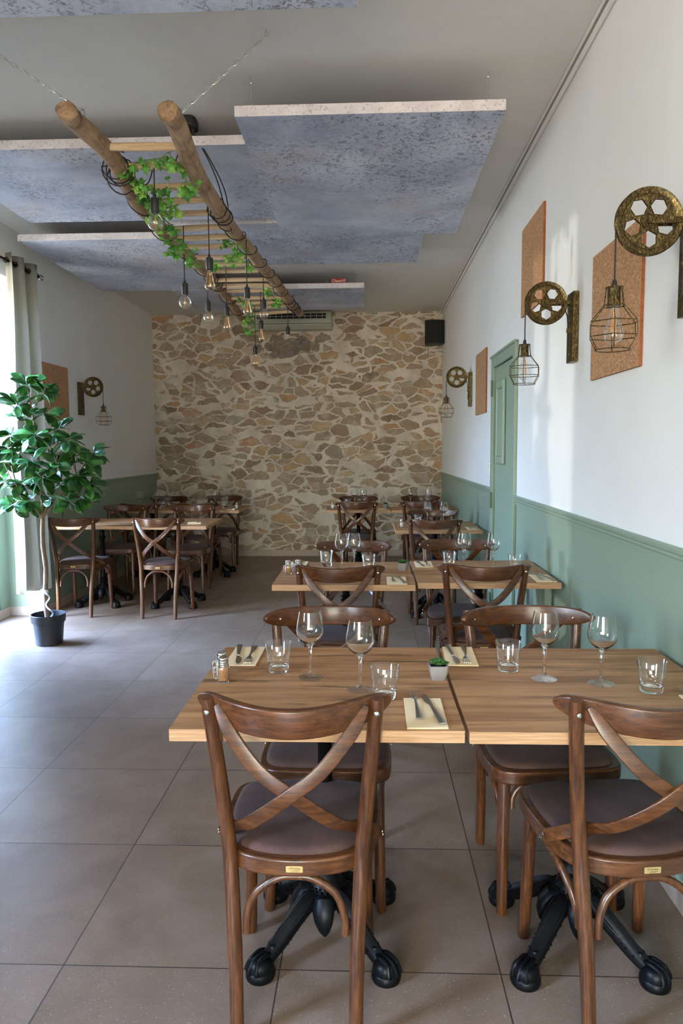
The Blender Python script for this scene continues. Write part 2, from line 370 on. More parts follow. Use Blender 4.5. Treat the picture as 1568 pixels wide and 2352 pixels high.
DY0,DY1,DZ=4.70,5.44,2.04       # door leaf recess in the right wall
b.box((XR,YN,0),(XR+.2,DY0,ZC)); b.box((XR,DY1,0),(XR+.2,YB,ZC)); b.box((XR,DY0,DZ),(XR+.2,DY1,ZC)); b.box((XR+.12,DY0,0),(XR+.2,DY1,DZ))
struct(b,'wall_right',M_WALL,smooth=False)
WINS=[(4.50,5.93),(-.75,.25)]
ZL=2.765; ZS=1.10
GLZ=[(4.62,5.78,.06),(-.70,.20,1.10)]   # glazed part of each recess
b=MB(); ys=[YB]
cur=YB
for (y0,y1),(g0,g1,zs) in zip(WINS,GLZ):
    b.box((XO,y1,0),(XL,cur,ZC)); b.box((XO,y0,ZL),(XL,y1,ZC)); b.box((XO,y0,0),(XL-.295,y1,zs))
    if g0-y0>.01: b.box((XO,y0,zs),(XL-.295,g0,ZL))
    if y1-g1>.01: b.box((XO,g1,zs),(XL-.295,y1,ZL))
    cur=y0
b.box((XO,YN,0),(XL,cur,ZC))
struct(b,'wall_left',M_WALL,smooth=False)
for i,(y0,y1,zs) in enumerate(GLZ):
    w=thing('window_%d'%(i+1),(XL-.325,(y0+y1)/2,zs)); tag(w,kind='structure')
    W=(y1-y0)/2; Hh=ZL-zs
    f=MB()
    for a,c in (((-.025,-W,0),(.025,-W+.05,Hh)),((-.025,W-.05,0),(.025,W,Hh)),((-.025,-W,0),(.025,W,.05)),((-.025,-W,Hh-.05),(.025,W,Hh)),((-.02,-.045,.05),(.02,.045,Hh-.05))): f.box(a,c)
    f.build('window_frame',M_FRAME,w,bevel=.004)
    g=MB(); g.box((-.003,-W+.05,.05),(.003,-.045,Hh-.05)); g.box((-.003,.045,.05),(.003,W-.05,Hh-.05)); g.build('window_pane',M_PANE,w,smooth=False)
    s=MB(); s.box((.03,-W,0.001),(.04,W,.018)); s.build('window_sill',M_WHITE,w)
# cap mouldings on top of the green wainscot
def cap(path,name,side):
    b=MB(); prof=[(0,-.055),(.006,-.055),(.008,-.035),(.014,-.028),(.014,-.018),(.020,-.012),(.022,-.002),(.018,.004),(0,.004)]
    for (x0,y0),(x1,y1) in path:
        d=V((x1-x0,y1-y0,0)).normalized(); nrm=V((-d.y,d.x,0))*side; vs=[]
        for (x,y) in ((x0,y0),(x1,y1)):
            for a,z in prof: vs.append((x+nrm.x*a,y+nrm.y*a,1.105+z))
        n=len(prof); fs=[(i,(i+1)%n,n+(i+1)%n,n+i) for i in range(n)]+[tuple(range(n)),tuple(range(2*n-1,n-1,-1))]
        b.add(vs,fs)
    struct(b,name,M_GREEN,angle=25)
cap([((XR,YN),(XR,4.63)),((XR,5.517),(XR,YB))],'trim_1',1)
cap([((XL,YN),(XL,-.75)),((XL,.25),(XL,4.50)),((XL,5.93),(XL,YB))],'trim_2',-1)
b=MB(); b.tube([(XR-.012,YN,ZC-.03),(XR-.012,YB,ZC-.03)],.012,8); b.tube([(XR-.03,YN,ZC-.008),(XR-.03,YB,ZC-.008)],.007,8); struct(b,'trim_3',M_WHITE)
def base(segs,name):
    b=MB()
    for a,c in segs: b.box(a,c)
    struct(b,name,M_BASE,bevel=.003)
base([((XL+.001,YB-.012,0),(XR-.001,YB-.0005,.085))],'baseboard_back')
base([((XR-.012,YN,0),(XR-.0005,4.63,.075)),((XR-.012,5.517,0),(XR-.0005,YB-.013,.075))],'baseboard_right')
sg=[]
cur=YB-.013
for y0,y1 in WINS:
    sg+=[((XL+.0005,y1-.012,0),(XL+.012,cur,.08)),((XL-.295,y1-.012,0),(XL+.0005,y1-.0005,.08)),((XL-.295,y0+.0005,0),(XL+.0005,y0+.012,.08)),((XL-.2945,y0+.012,0),(XL-.283,y1-.012,.08))]; cur=y0+.012
sg.append(((XL+.0005,YN,0),(XL+.012,cur,.08)))
base(sg,'baseboard_left')

# ------------------------------------------------------------------ green door
d=thing('door_1',(XR,(DY0+DY1)/2,0)); tag(d,kind='structure')
hw=(5.517-4.63)/2; cy=(5.517+4.63)/2-(DY0+DY1)/2
f=MB(); f.box((-.022,cy-hw,0),(-.0005,cy-hw+.085,2.1)); f.box((-.022,cy+hw-.085,0),(-.0005,cy+hw,2.1)); f.box((-.022,cy-hw+.085,2.015),(-.0005,cy+hw-.085,2.1)); f.box((-.032,cy-hw,2.085),(-.0005,cy+hw,2.105))
f.build('door_frame',M_GREEN,d,bevel=.005)
l=MB(); l.box((.0,-.363,.01),(.045,.363,2.012)); l.build('door_leaf',M_GREEN,d,bevel=.004)
m=MB()
for a,c in (((-.022,-.05,1.30),(0,-.012,1.90)),((-.022,.212,1.30),(0,.25,1.90)),((-.022,-.012,1.30),(0,.212,1.36)),((-.022,-.012,1.84),(0,.212,1.90))): m.box(a,c)
m.build('door_moulding',M_GREEN,d,bevel=.012)
p=MB(); p.box((-.008,-.012,1.36),(-.0005,.212,1.84)); p.build('door_inset',M_GREEN,d)
for z in (1.86,1.02,.25):
    h=MB(); h.tube([(-.03,.362,z-.06),(-.03,.362,z+.06)],.008,10); h.build('hinge',plain('hinge_paint',srgb(96,118,96),.5) if z>1.8 else bpy.data.materials['hinge_paint'],d)
sw=thing('light_switch',(XR-.001,5.66,1.245)); tag(sw,'white light switch plate on the right wall beyond the green door','switch')
b=MB(); b.box((-.01,-.04,-.06),(0,.04,.06)); b.build('plate',M_WHITEP,sw,bevel=.003)
b=MB(); b.box((-.016,-.022,-.04),(-.01,.022,.04)); b.build('rocker',M_WHITEP,sw,bevel=.003)

# ------------------------------------------------------------------ chairs
def text_mesh(txt,size,depth=.0004):
    cu=bpy.data.curves.new('lettering','FONT'); cu.body=txt; cu.size=size; cu.extrude=depth; cu.align_x='CENTER'; cu.align_y='CENTER'; cu.resolution_u=3
    o=bpy.data.objects.new('t',cu); COL.objects.link(o); dg=bpy.context.evaluated_depsgraph_get(); me=bpy.data.meshes.new_from_object(o.evaluated_get(dg)); bpy.data.objects.remove(o); return me
def lettering(txt,size,mat,parent,loc,rot,name='lettering'):
    me=text_mesh(txt,size); me.materials.clear(); me.materials.append(mat); o=bpy.data.objects.new(name,me); COL.objects.link(o); o.parent=parent; o.location=loc; o.rotation_euler=rot; return o
half=[(0,.2),(.10,.199),(.165,.188),(.197,.158),(.206,.09),(.204,.0),(.192,-.08),(.165,-.147),(.12,-.185),(.06,-.203),(0,-.208)]
def outline(s=1,oy=0):
    pts=half+[(-x,y) for x,y in reversed(half[1:-1])]
    return [(p.x*s,p.y*s+oy) for p in spline([(x,y,0) for x,y in pts],4,True)]
def crest_y(u): return -.157-.130*(1-u*u)
def make_chair():
    t=thing('dining_chair')
    for s in (-1,1):
        pl=spline([(.143*s,-.212,0),(.146*s,-.196,.2),(.155*s,-.178,.38),(.161*s,-.172,.48),(.178*s,-.186,.66),(.1955*s,-.216,.852)],5)
        n=len(pl); b=MB(); b.tube(pl,lambda i:(.0165+.002*math.sin(PI*i/(n-1)) if 0<i<n-1 else (.0145)),14,up=(0,1,0)); b.build('rear_leg',M_WV,t,angle=50)
    for s in (-1,1):
        b=MB(); b.tube([(.162*s,.150,.43),(.163*s,.152,.40),(.170*s,.172,.06),(.172*s,.178,.004),(.172*s,.178,0)],[.0185,.019,.0165,.0155,.012],14,up=(0,1,0)); b.build('front_leg',M_WV,t,angle=50)
    # crest rail: bent board with rounded ends
    N=28; path=[];H=[]
    for i in range(N+1):
        u=-math.cos(PI*i/N); x=.2245*u; h=max(.014,.069*math.sqrt(max(0,1-abs(u)**5.5)))
        path.append((x,crest_y(u),.8165+.016*u*u)); H.append(h)
    b=MB(); b.sweep(path,lambda i: rrect(H[i],.019 if 0<i<N else .012,.005),up=lambda i:(-.20*path[i][0]/.22*0,1,.12)); b.build('crest_rail',M_WH,t,angle=50)
    for k,s in enumerate((-1,1)):
        pl=spline([(-.170*s,-.229,.838),(-.135*s,-.256,.782),(-.07*s,-.284,.708),(0,-.288,.654),(.06*s,-.268,.602),(.110*s,-.225,.553),(.144*s,-.150,.512),(.176*s,-.106,.478),(.2045*s,-.058,.443)],5)
        n=len(pl); off=.0055*(1 if k else -1)
        def nrm(i,pl=pl,s=s,n=n):
            f=max(0,(i/(n-1)-.62)/.38); f=f*f*(3-2*f); return V((0,1,0)).lerp(V((-s*1.0,.35,0)),f)
        pl=[p+V((0,off*max(0,1-abs(i/(n-1)-.42)/.3),0)) for i,p in enumerate(pl)]
        b=MB(); b.sweep(pl,lambda i:[(a,c) for a,c in rrect(.033 if 4<i<n-1 else (.016+.004*i if i<=4 else .024),.009,.003)],up=nrm); b.build('back_slat',M_WH,t,angle=50)
    b=MB(); b.prism(outline(1),.412,.456); b.build('seat_frame',M_WH,t,bevel=.007,angle=50)
    b=MB(); rings=[(.895,.452),(.90,.460),(.885,.467),(.82,.4715),(.6,.474),(.3,.475)]; vs=[];k=None
    for s,z in rings:
        o=outline(s); k=len(o); vs+=[(x,y,z) for x,y in o]
    fs=[(r*k+i,r*k+(i+1)%k,(r+1)*k+(i+1)%k,(r+1)*k+i) for r in range(len(rings)-1) for i in range(k)]
    vs.append((0,0,.475)); c=len(vs)-1; fs+=[((len(rings)-1)*k+i,(len(rings)-1)*k+(i+1)%k,c) for i in range(k)]
    b.add(vs,fs); b.build('seat_cushion',M_SEAT,t,angle=70)
    hoops=[spline([(-.1185,-.192,.262),(-.116,-.190,.31),(-.095,-.187,.362),(-.045,-.184,.396),(0,-.183,.402),(.045,-.184,.396),(.095,-.187,.362),(.116,-.190,.31),(.1185,-.192,.262)],5)]
    for s in (-1,1): hoops.append(spline([(.150*s,-.155,.262),(.155*s,-.148,.31),(.168*s,-.115,.365),(.180*s,-.05,.400),(.182*s,.02,.402),(.178*s,.075,.385),(.173*s,.115,.35),(.170*s,.132,.315)],5))
    hoops.append(spline([(-.140,.158,.325),(-.135,.152,.36),(-.105,.15,.393),(-.05,.15,.402),(.05,.15,.402),(.105,.15,.393),(.135,.152,.36),(.140,.158,.325)],5))
    for h in hoops:
        b=MB(); b.tube(h,.0098,10,up=(0,1,0) if abs((h[-1]-h[0]).x)>.1 else (1,0,0)); b.build('bentwood_hoop',M_WV,t,angle=50)
    for s in (-1,1):
        for (x,y,z),dr in (((.176*s,-.2185,.822),(.25*s,1,0)),((.1940*s,-.2305,.820),(0,-1,0)),((.2085*s,-.064,.450),(s,0,0)),((.2105*s,-.050,.435),(s,0,0))):
            q=V((0,0,1)).rotation_difference(V(dr).normalized()).to_matrix().to_4x4(); b=MB()
            if dr[1]==1: x,y=x,crest_y(x/.2245)+.0097
            b.lathe([(.0062,0),(.0062,.0012),(.0045,.0026),(.0022,.003),(.0016,.0018)],12,M=Matrix.Translation((x,y,z))@q); b.build('screw',M_STEEL,t)
    b=MB(); b.add(*(lambda P:([(x,0,z) for x,z in P]+[(x,-.0012,z) for x,z in P],[tuple(range(len(P))),tuple(range(2*len(P)-1,len(P)-1,-1))]+[(i,(i+1)%len(P),len(P)+(i+1)%len(P),len(P)+i) for i in range(len(P))]))(rrect(.040,.0155,.002)))
    for x in (-.0165,.0165): b.lathe([(.0012,0),(.0012,.0006)],8,M=Matrix.Translation((x,-.0012,0))@Matrix.Rotation(PI/2,4,'X'))
    pl=b.build('name_plate',M_PLATE,t,loc=(0,-.2085,.434)); tag(pl,'small brass maker plate')
    L=lettering('CMobilier',.0068,M_ENGR,pl,(.0005,-.0013,.0022),(PI/2,0,0)); lettering('mobilier professionnel',.0022,M_ENGR,pl,(.003,-.0013,-.0026),(PI/2,0,0)); lettering('www.cmobilier.com',.0022,M_ENGR,pl,(0,-.0013,-.0056),(PI/2,0,0))
    return t
CH='dark-stained wooden cross-back chair'
chairs=[
 (-.177,1.792,0,'nearest '+CH+' at front left table, back towards the viewer','a'),
 (.636,1.81,6.5,'nearest '+CH+' on the right, cut by frame edge','a'),
 (-.137,2.247,180,CH+' facing the viewer across the front left table','a'),
 (.558,2.262,185,CH+' facing the viewer across front right table','a'),
 (-.149,3.615,0,CH+', back to viewer, at second-row left table','a'),
 (.567,3.655,0,CH+', back to viewer, at second-row right table','a'),
 (-.092,4.07,180,CH+' facing viewer behind second-row left table','a'),
 (.530,4.14,178,CH+' facing viewer behind second-row right table','a'),
 (.524,5.85,0,CH+', back to viewer, at lone table by green wall','a'),
 (.575,6.29,180,CH+' facing viewer behind lone table by green wall','a'),
 (-.125,7.70,0,CH+', back to viewer, left table before stone wall','a'),
 (.565,7.74,0,CH+', back to viewer, right table before stone wall','a'),
 (-.120,8.22,180,CH+' facing viewer, stone wall, directly behind left table','a'),
 (.610,8.22,180,CH+' facing viewer in right corner by stone wall','a'),
 (-2.50,6.08,-2,CH+' behind the potted tree trunk, at the left side tables','b'),
 (-1.750,6.02,-4,CH+' beside the aisle with bluish light on its seat','b'),
 (-2.48,6.98,180,CH+' facing viewer behind left side tables, wall side','b'),
 (-1.77,6.90,180,CH+' facing viewer behind left side tables, aisle side','b'),
 (-2.44,7.63,0,CH+', back to viewer, dark far left tables, wall side','b'),
 (-1.83,7.66,0,CH+', back to viewer, dark far left tables, aisle side','b'),
 (-2.42,8.34,180,CH+' facing viewer in the far left stone wall corner','b'),
 (-1.76,8.40,180,CH+' facing viewer, far left tables, aisle end by stones','b')]
proto=make_chair()
for i,(x,y,r,lab,g) in enumerate(chairs):
    o=proto if i==0 else copy_tree(proto)
    o.location=(x,y,0); o.rotation_euler=(0,0,math.radians(r)); tag(o,lab,'chair','cross-back chairs at the right-hand tables' if g=='a' else 'cross-back chairs at the left-hand tables')

# ------------------------------------------------------------------ tables
def make_table():
    t=thing('bistro_table')
    b=MB(); b.prism(rrect(.698,.698,.0015,1),.731,.760,0,1); b.build('tabletop',[M_TOP,M_EDGE],t,smooth=False)
    b=MB(); b.box((-.17,-.025,.722),(.17,.025,.731)); b.box((-.025,-.17,.722),(.025,.17,.731)); b.lathe([(.05,.70),(.05,.722)],20); b.build('mounting_plate',M_IRON,t,bevel=.002)
    b=MB(); b.lathe([(.026,.20),(.036,.21),(.040,.222),(.034,.235),(.024,.245),(.030,.258),(.030,.27),(.021,.285),(.0205,.40),(.026,.405),(.030,.415),(.026,.425),(.0205,.43),(.0205,.60),(.027,.61),(.031,.622),(.027,.634),(.021,.64),(.022,.68),(.034,.70)],24); b.build('column',M_IRON,t)
    b=MB(); b.lathe([(.018,.085),(.040,.092),(.056,.115),(.060,.135),(.056,.150),(.050,.158),(.053,.165),(.050,.172),(.040,.182),(.034,.198),(.028,.205)],28)
    for k in range(24):
        a=2*PI*k/24; b.box((-.0035,-.0035,-.008),(.0035,.0035,.008),M=Matrix.Translation((.053*math.cos(a),.053*math.sin(a),.163))@Matrix.Rotation(a,4,'Z'))
    for k in range(4):   # drooping leaf ornaments between the feet
        a=k*PI/2; M=Matrix.Rotation(a,4,'Z')
        pts=[(.035,0,.150),(.062,0,.142),(.078,0,.120),(.084,0,.095),(.083,0,.070),(.078,0,.052)]
        w=[(.026,.012),(.031,.018),(.031,.021),(.026,.019),(.016,.014),(.005,.005)]
        b.sweep(pts,lambda i:[(w[i][0]*math.cos(q)*(1+.12*math.cos(3*q)),w[i][1]*math.sin(q)) for q in [2*PI*j/14 for j in range(14)]],up=(1,0,.2),M=M)
        for s in (-1,1): b.tube([(.072,.010*s,.135),(.090,.011*s,.112),(.094,.008*s,.085),(.088,.004*s,.062)],[.004,.0055,.005,.002],8,M=M)
        b.lathe([(.001,-.012),(.010,-.008),(.013,0),(.010,.008),(.001,.012)],12,c=(.086,0,.095),M=M)
    b.build('hub',M_IRON,t)
    for k in range(4):
        M=Matrix.Rotation(PI/4+k*PI/2,4,'Z'); b=MB()
        pts=spline([(.03,0,.128),(.07,0,.128),(.12,0,.100),(.165,0,.068),(.205,0,.045),(.232,0,.036)],4); n=len(pts)
        def sec(i):
            f=i/(n-1); w=.026-.006*f; h=.033-.012*f
            return [(w*math.cos(q),h*math.sin(q)*(1 if math.sin(q)>0 else .8)+(.004 if abs(math.cos(q))<.25 and math.sin(q)>0 else 0)) for q in [2*PI*j/16 for j in range(16)]]
        b.sweep(pts,sec,up=(0,0,1),M=M)
        for s in (-1,1):
            for j in range(7):
                f=.2+.09*j; p=pts[int(f*(n-1))]; b.box((-.0016,-.002,-.009),(.0016,.002,.009),M=M@Matrix.Translation((p.x,(.0255-.006*f)*s,p.z+.002))@Matrix.Rotation(.5,4,'Y'))
            b.tube(spline([(.07,.018*s,.150),(.10,.022*s,.128),(.14,.018*s,.098),(.175,.012*s,.072)],3),.0045,8,M=M)
        b.lathe([(.001,-.016),(.013,-.012),(.017,0),(.013,.012),(.001,.016)],14,c=(.198,0,.060),M=M)
        # claw foot on a ball
        b.lathe([(.018,.0),(.038,.0),(.0405,.006),(.0395,.020),(.0365,.024),(.037,.034),(.033,.046),(.024,.055),(.004,.059)],22,c=(.240,0,0),M=M)
        for j in (-1,0,1):
            a=j*.62; tp=[(.208,.006*j,.052),(.228,.014*j,.060),(.240+.020*math.cos(a),.026*math.sin(a),.054),(.240+.034*math.cos(a),.034*math.sin(a),.036),(.240+.037*math.cos(a),.037*math.sin(a),.024)]
            b.tube(spline(tp,4),.0062,8,M=M)
        b.build('claw_foot',M_IRON,t)
    return t
tb0=make_table()
tables=[(-.127,1.962,.3,'front left square oak-topped table with the plant pot and spice jars'),(.583,1.960,0,'front right square oak-topped table against the green wall'),
 (-.123,3.745,0,'left oak-topped table of the second row, its edge towards the aisle'),(.590,3.800,0,'right oak-topped table of the second row, touching the green wall'),
 (.566,6.045,0,'lone square oak-topped table by the green wall behind the second row'),
 (-.113,7.935,0,'left oak-topped table of the pair before the stone wall'),(.592,7.92,0,'right oak-topped table of the pair before the stone wall'),
 (-2.452,6.41,0,'oak-topped table at the left wall behind the potted tree'),(-1.747,6.385,0,'oak-topped table on the aisle end of the nearer left pair'),
 (-2.455,7.955,0,'oak-topped table in the dark far left corner, wall side'),(-1.750,7.95,0,'oak-topped table of the far left pair, aisle end, with a shaker at its corner')]
for i,(x,y,r,lab) in enumerate(tables):
    o=tb0 if i==0 else copy_tree(tb0); o.location=(x,y,0); o.rotation_euler=(0,0,math.radians(r))
    tag(o,lab,'table','bistro tables on black cast iron feet')
ZT=.7605

# ------------------------------------------------------------------ table ware
def make_wine():
    b=MB(); out=[(.0365,.0),(.0370,.0012),(.034,.0030),(.018,.0055),(.0075,.010),(.0048,.020),(.0040,.050),(.0042,.085),(.0070,.0945),(.017,.102),(.030,.113),(.0385,.128),(.0400,.138),(.0385,.155),(.0345,.178),(.0310,.196)]
    inn=[(.0302,.196),(.0336,.178),(.0375,.155),(.0390,.138),(.0375,.1285),(.029,.1145),(.016,.1045),(.006,.1005),(.0005,.0998)]
    b.lathe([(.0005,0.0)]+out+inn,36); t=b.build('wine_glass',[M_GLASS,M_THIN],smooth=True,angle=60)
    for p in t.data.polygons:
        if p.center.z<.0078: p.material_index=1
    return t
def make_tumbler():
    b=MB(); b.lathe([(.0005,.002),(.020,.002),(.024,0),(.0275,.001),(.029,.005),(.0312,.024),(.0385,.088),(.0381,.0885),(.0376,.088),(.0302,.024),(.0299,.022),(.026,.0185),(.012,.019),(.0005,.0205)],36); t=b.build('water_tumbler',[M_GLASS,M_THIN],angle=50)
    for p in t.data.polygons:
        if p.center.z>.023: p.material_index=1
    return t
w0=make_wine(); g0=make_tumbler()
def place(proto,used,x,y,lab,cat,grp,z=ZT,rz=0):
    o=proto if not used else copy_tree(proto)
    o.location=(x,y,z); o.rotation_euler=(0,0,rz); tag(o,lab,cat,grp); return o
wines=[(-.169,1.996,'empty wine glass on front left table, the left one of two'),(-.024,1.895,'empty wine glass on front left table beside the nearer tumbler'),
 (.499,1.997,'empty wine glass on front right table, left of the two there'),(.647,1.958,'empty wine glass on front right table, nearer the green wall'),
 (-.149,3.855,'empty wine glass on second-row left table, left of its touching pair'),(-.081,3.875,'empty wine glass on second-row left table, right of its touching pair'),
 (.522,3.89,'empty wine glass on second-row right table, left of two'),(.682,3.88,'empty wine glass on second-row right table, near the wall'),
 (.508,6.12,'empty wine glass on the lone table by green wall, left of two'),(.645,6.12,'empty wine glass on the lone table by green wall, right of two'),
 (-.155,8.02,'far wine glass before stone wall, leftmost of four'),(-.055,8.02,'far wine glass before stone wall, second from left of four'),(.475,8.06,'far wine glass before stone wall, third from left of four'),(.675,8.02,'far wine glass before stone wall, nearest the right corner'),
 (-2.60,7.97,'faint wine glass in far left corner, against the green wall'),(-2.40,7.93,'faint wine glass on far left table, in front of the stone wall edge'),(-1.83,8.0,'left wine glass of the pair on the far left aisle table'),(-1.745,8.0,'right wine glass of the pair on the far left aisle table')]
for i,(x,y,l) in enumerate(wines): place(w0,i,x,y,l,'glass','stemmed wine glasses on the laid tables')
tumb=[(-.268,2.051,'clear tumbler on front left table, beside the left napkin'),(.042,1.832,'clear tumbler on front left table, just behind the near chair back'),
 (.411,2.071,'clear tumbler on front right table, beside the far napkin'),(.758,1.892,'clear tumbler on front right table, nearest the green wall'),
 (-.238,3.95,'clear tumbler on second-row left table, left of the wine glasses'),(.0,3.80,'clear tumbler on second-row left table, behind the chair crest'),
 (.444,3.90,'clear tumbler on second-row right table, left of the wine glasses'),(.784,3.80,'clear tumbler on second-row right table, by the wall'),
 (.425,6.10,'clear tumbler on the lone table by the green wall'),(-.235,8.05,'small far tumbler on the left table before the stone wall'),(-2.31,7.86,'faint tumbler on the far left corner table'),(-1.62,7.92,'clear tumbler on the far left aisle table right of the wine glasses'),(-1.93,8.03,'clear tumbler on the far left aisle table left of the wine glasses')]
for i,(x,y,l) in enumerate(tumb): place(g0,i,x,y,l,'glass','water tumblers on the laid tables')

def make_napkin():
    b=MB(); 
    for k in range(4): e=.0008*((k*37)%5-2); b.prism([(-.048+e,-.1+e),(.048,-.1-e),(.048-e,.1),(-.048,.1+e)],.0006+k*.0009,.0013+k*.0009)
    return b.build('paper_napkin',M_NAPKIN,smooth=False)
n0=make_napkin()
def bez2(prof): return prof
def make_fork():
    b=MB(); L=.195
    pl=spline([(0,-L/2,.0035),(0,-.05,.0038),(0,-.005,.0070),(0,.022,.0085),(0,.040,.0050),(0,.052,.0032)],5); n=len(pl)
    def wd(y):
        if y<-.0975+.004: return .0095
        if y<.0: return .0105-(.0105-.0036)*((y+.0975)/.0975)
        if y<.028: return .0036
        return .0036+(.0112-.0036)*min(1,((y-.028)/.018))**.8
    b.sweep(pl,lambda i:[(a,c) for a,c in rrect(2*wd(pl[i].y),.0024,.001,1)],up=(0,0,1))
    for k in range(4):
        x=(k-1.5)*.0062
        b.sweep(spline([(x,.048,.0035),(x,.065,.0020),(x,.082,.0030),(x*.97,.0975,.0065)],4),lambda i:rrect(.0034-.00012*i,.0016,.0006,1),up=(0,0,1))
    return b.build('dinner_fork',M_STEEL,angle=50)
def make_knife():
    b=MB()
    pl=spline([(0,-.1025,.0045),(0,-.06,.0048),(0,-.01,.0045),(0,.012,.0040)],5); n=len(pl)
    b.sweep(pl,lambda i:rrect(.0195-.0105*(i/(n-1)),.0055-.0015*(i/(n-1)),.0018,2),up=(0,0,1))
    out=[(-.0045,.010),(.0045,.010),(.0055,.04),(.006,.075),(.0035,.093),(-.001,.1025),(-.0075,.094),(-.0115,.075),(-.012,.052),(-.009,.036),(-.005,.028)]
    b.prism(out,.0032,.0046)
    return b.build('table_knife',M_STEEL,angle=40)
f0=make_fork(); k0=make_knife()
ZN=ZT+.0046
def setting(i,x,y,turn,rot,where,grp=True,dx=0):
    a=math.radians(turn); place(n0,i,x,y,'cream folded napkin '+where,'napkin','cream paper napkins under cutlery',ZT,a+math.radians(rot*.3))
    R=Matrix.Rotation(a,3,'Z'); p=R@V((-.018,.045 if turn==0 else .0,0)); q=R@V((.022,.015 if turn==0 else .0,0))
    place(f0,i,x+p.x,y+p.y,'steel fork '+where,'fork','steel forks on napkins',ZN,a+math.radians(2+rot))
    place(k0,i,x+q.x,y+q.y,'steel table knife '+where,'knife','steel knives on napkins',ZN,a+math.radians(8+rot))
sets=[(.138,1.722,0,0,'at the near side of front left table'),(-.393,2.198,180,0,'at the far left corner of front left table, by the spice jars'),
 (.286,2.208,180,-6,'at the far edge of front right table behind the succulent pot'),(.866,1.760,0,0,'at the right frame edge on front right table'),
 (.138,3.495,0,0,'at the near side of second-row left table'),(-.40,3.995,180,0,'at the far left of the second-row left table'),
 (.310,3.995,180,0,'at the far side of second-row right table, beside the succulent'),(.872,3.56,0,0,'by the wall on second-row right table'),
 (.845,5.80,0,0,'on the lone table by the green wall'),
 (.150,7.70,0,0,'near the seam of the tables before the stone wall, near side'),(.29,8.13,180,0,'at the far side of the right table before the stone wall'),(-.36,8.12,180,0,'at far left of the tables before the stone wall'),
 (-1.50,7.72,0,0,'at the aisle edge of the far left tables')]
for i,(x,y,t,r,w) in enumerate(sets): setting(i,x,y,t,r,w)

def make_shaker(fill,name):
    t=thing(name)
    b=MB(); sq=lambda w,r:rrect(w,w,r,4); rings=[(.030,.006,.0),(.033,.008,.003),(.033,.008,.040),(.031,.010,.047),(.026,.0125,.051),(.026,.0125,.060)]
    vs=[];K=0
    for w,r,z in rings: o=sq(w,r); K=len(o); vs+=[(x,y,z) for x,y in o]
    for w,r,z in reversed([(.027,.006,.004),(.0295,.007,.006),(.0295,.007,.040),(.0275,.009,.046),(.0235,.0115,.051),(.0235,.0115,.060)]): vs+=[(x,y,z) for x,y in sq(w,r)]
    n=12; fs=[(r*K+i,r*K+(i+1)%K,((r+1))*K+(i+1)%K,(r+1)*K+i) for r in range(n-1) for i in range(K)]+[tuple(range(K)),tuple(range((n-1)*K,n*K))]
    b.add(vs,fs); b.tube(spline([(-.0165,0,.044),(-.024,0,.044),(-.0275,0,.038),(-.0275,0,.020),(-.024,0,.012),(-.0165,0,.012)],4),.0026,8,up=(0,1,0)); b.build('glass_jar',M_GLASS,t,angle=50)
    b=MB(); b.prism(rrect(.0285,.0285,.006,3),.0065,.043); b.build('contents',fill,t)
    b=MB(); b.lathe([(.0142,.052),(.0145,.054),(.0138,.056),(.0146,.058),(.0146,.0600),(.0135,.0625),(.0145,.066),(.0145,.068),(.0125,.071),(.001,.0718)],28)
    for k in range(5): b.lathe([(.0011,.0719),(.0011,.0722)],6,c=(.006*math.cos(k*1.257),.006*math.sin(k*1.257),0))
    b.build('metal_lid',M_STEEL,t); return t
s_p=make_shaker(M_PEPPER,'spice_jar'); s_s=make_shaker(M_SALT,'salt_jar')
G='small handled glass shakers'
place(s_p,0,-.413,1.955,'handled glass jar of brown spice with metal lid on front left table, nearer one','shaker',G,ZT,.15)
place(s_s,0,-.428,2.003,'handled glass salt jar half hidden behind the brown spice jar','shaker',G,ZT,.1)
place(s_p,1,-.425,3.70,'small spice jar on second-row left table, aisle corner','shaker',G)
place(s_s,1,-.375,3.73,'small salt jar on second-row left table beside the spice jar','shaker',G)
place(s_s,1,.275,5.90,'white-filled salt shaker on lone table by the green wall','shaker',G)
place(s_s,1,-.395,7.78,'salt shaker at the left corner of the tables before the stone wall','shaker',G)
place(s_s,1,-1.465,7.82,'salt shaker at the corner of the far left tables','shaker',G)
def make_succ():
    t=thing('succulent_pot'); b=MB(); vs=[];K=0
    prof=[(.036,.006,0),(.040,.008,.003),(.050,.008,.022),(.054,.008,.042),(.0545,.008,.0435),(.0465,.006,.0435),(.045,.006,.036)]
    for w,r,z in prof: o=rrect(w,w,r,3); K=len(o); vs+=[(x,y,z) for x,y in o]
    fs=[(r*K+i,r*K+(i+1)%K,(r+1)*K+(i+1)%K,(r+1)*K+i) for r in range(len(prof)-1) for i in range(K)]+[tuple(reversed(range(K)))]
    b.add(vs,fs); b.build('square_pot',M_CERAM,t,angle=40)
    b=MB(); b.prism(rrect(.044,.044,.006),.030,.037); b.build('soil',M_SOIL,t)
    b=MB()
    for k in range(16):
        a=k*2.4; el=.25+.075*k; r=.030-.0009*k; c,s=math.cos(a),math.sin(a)
        pl=[V((c*q*math.cos(el)*1.0,s*q*math.cos(el),.038+q*math.sin(el)+.004*math.sin(PI*j/5))) for j,q in enumerate([0,r*.3,r*.6,r*.85,r*1.05,r*1.15])]
        w=[.003,.006,.0085,.0085,.005,.0008]
        b.sweep(pl,lambda i:[(w[i]*math.cos(q),w[i]*.35*math.sin(q)) for q in [2*PI*j/10 for j in range(10)]],up=(0,0,1))
    b.build('leaves',M_SUCC,t,angle=60); return t
su=make_succ(); G='succulents in pale square pots'
place(su,0,.197,1.990,'small succulent in pale square pot on the front tables','plant',G,ZT,.05)
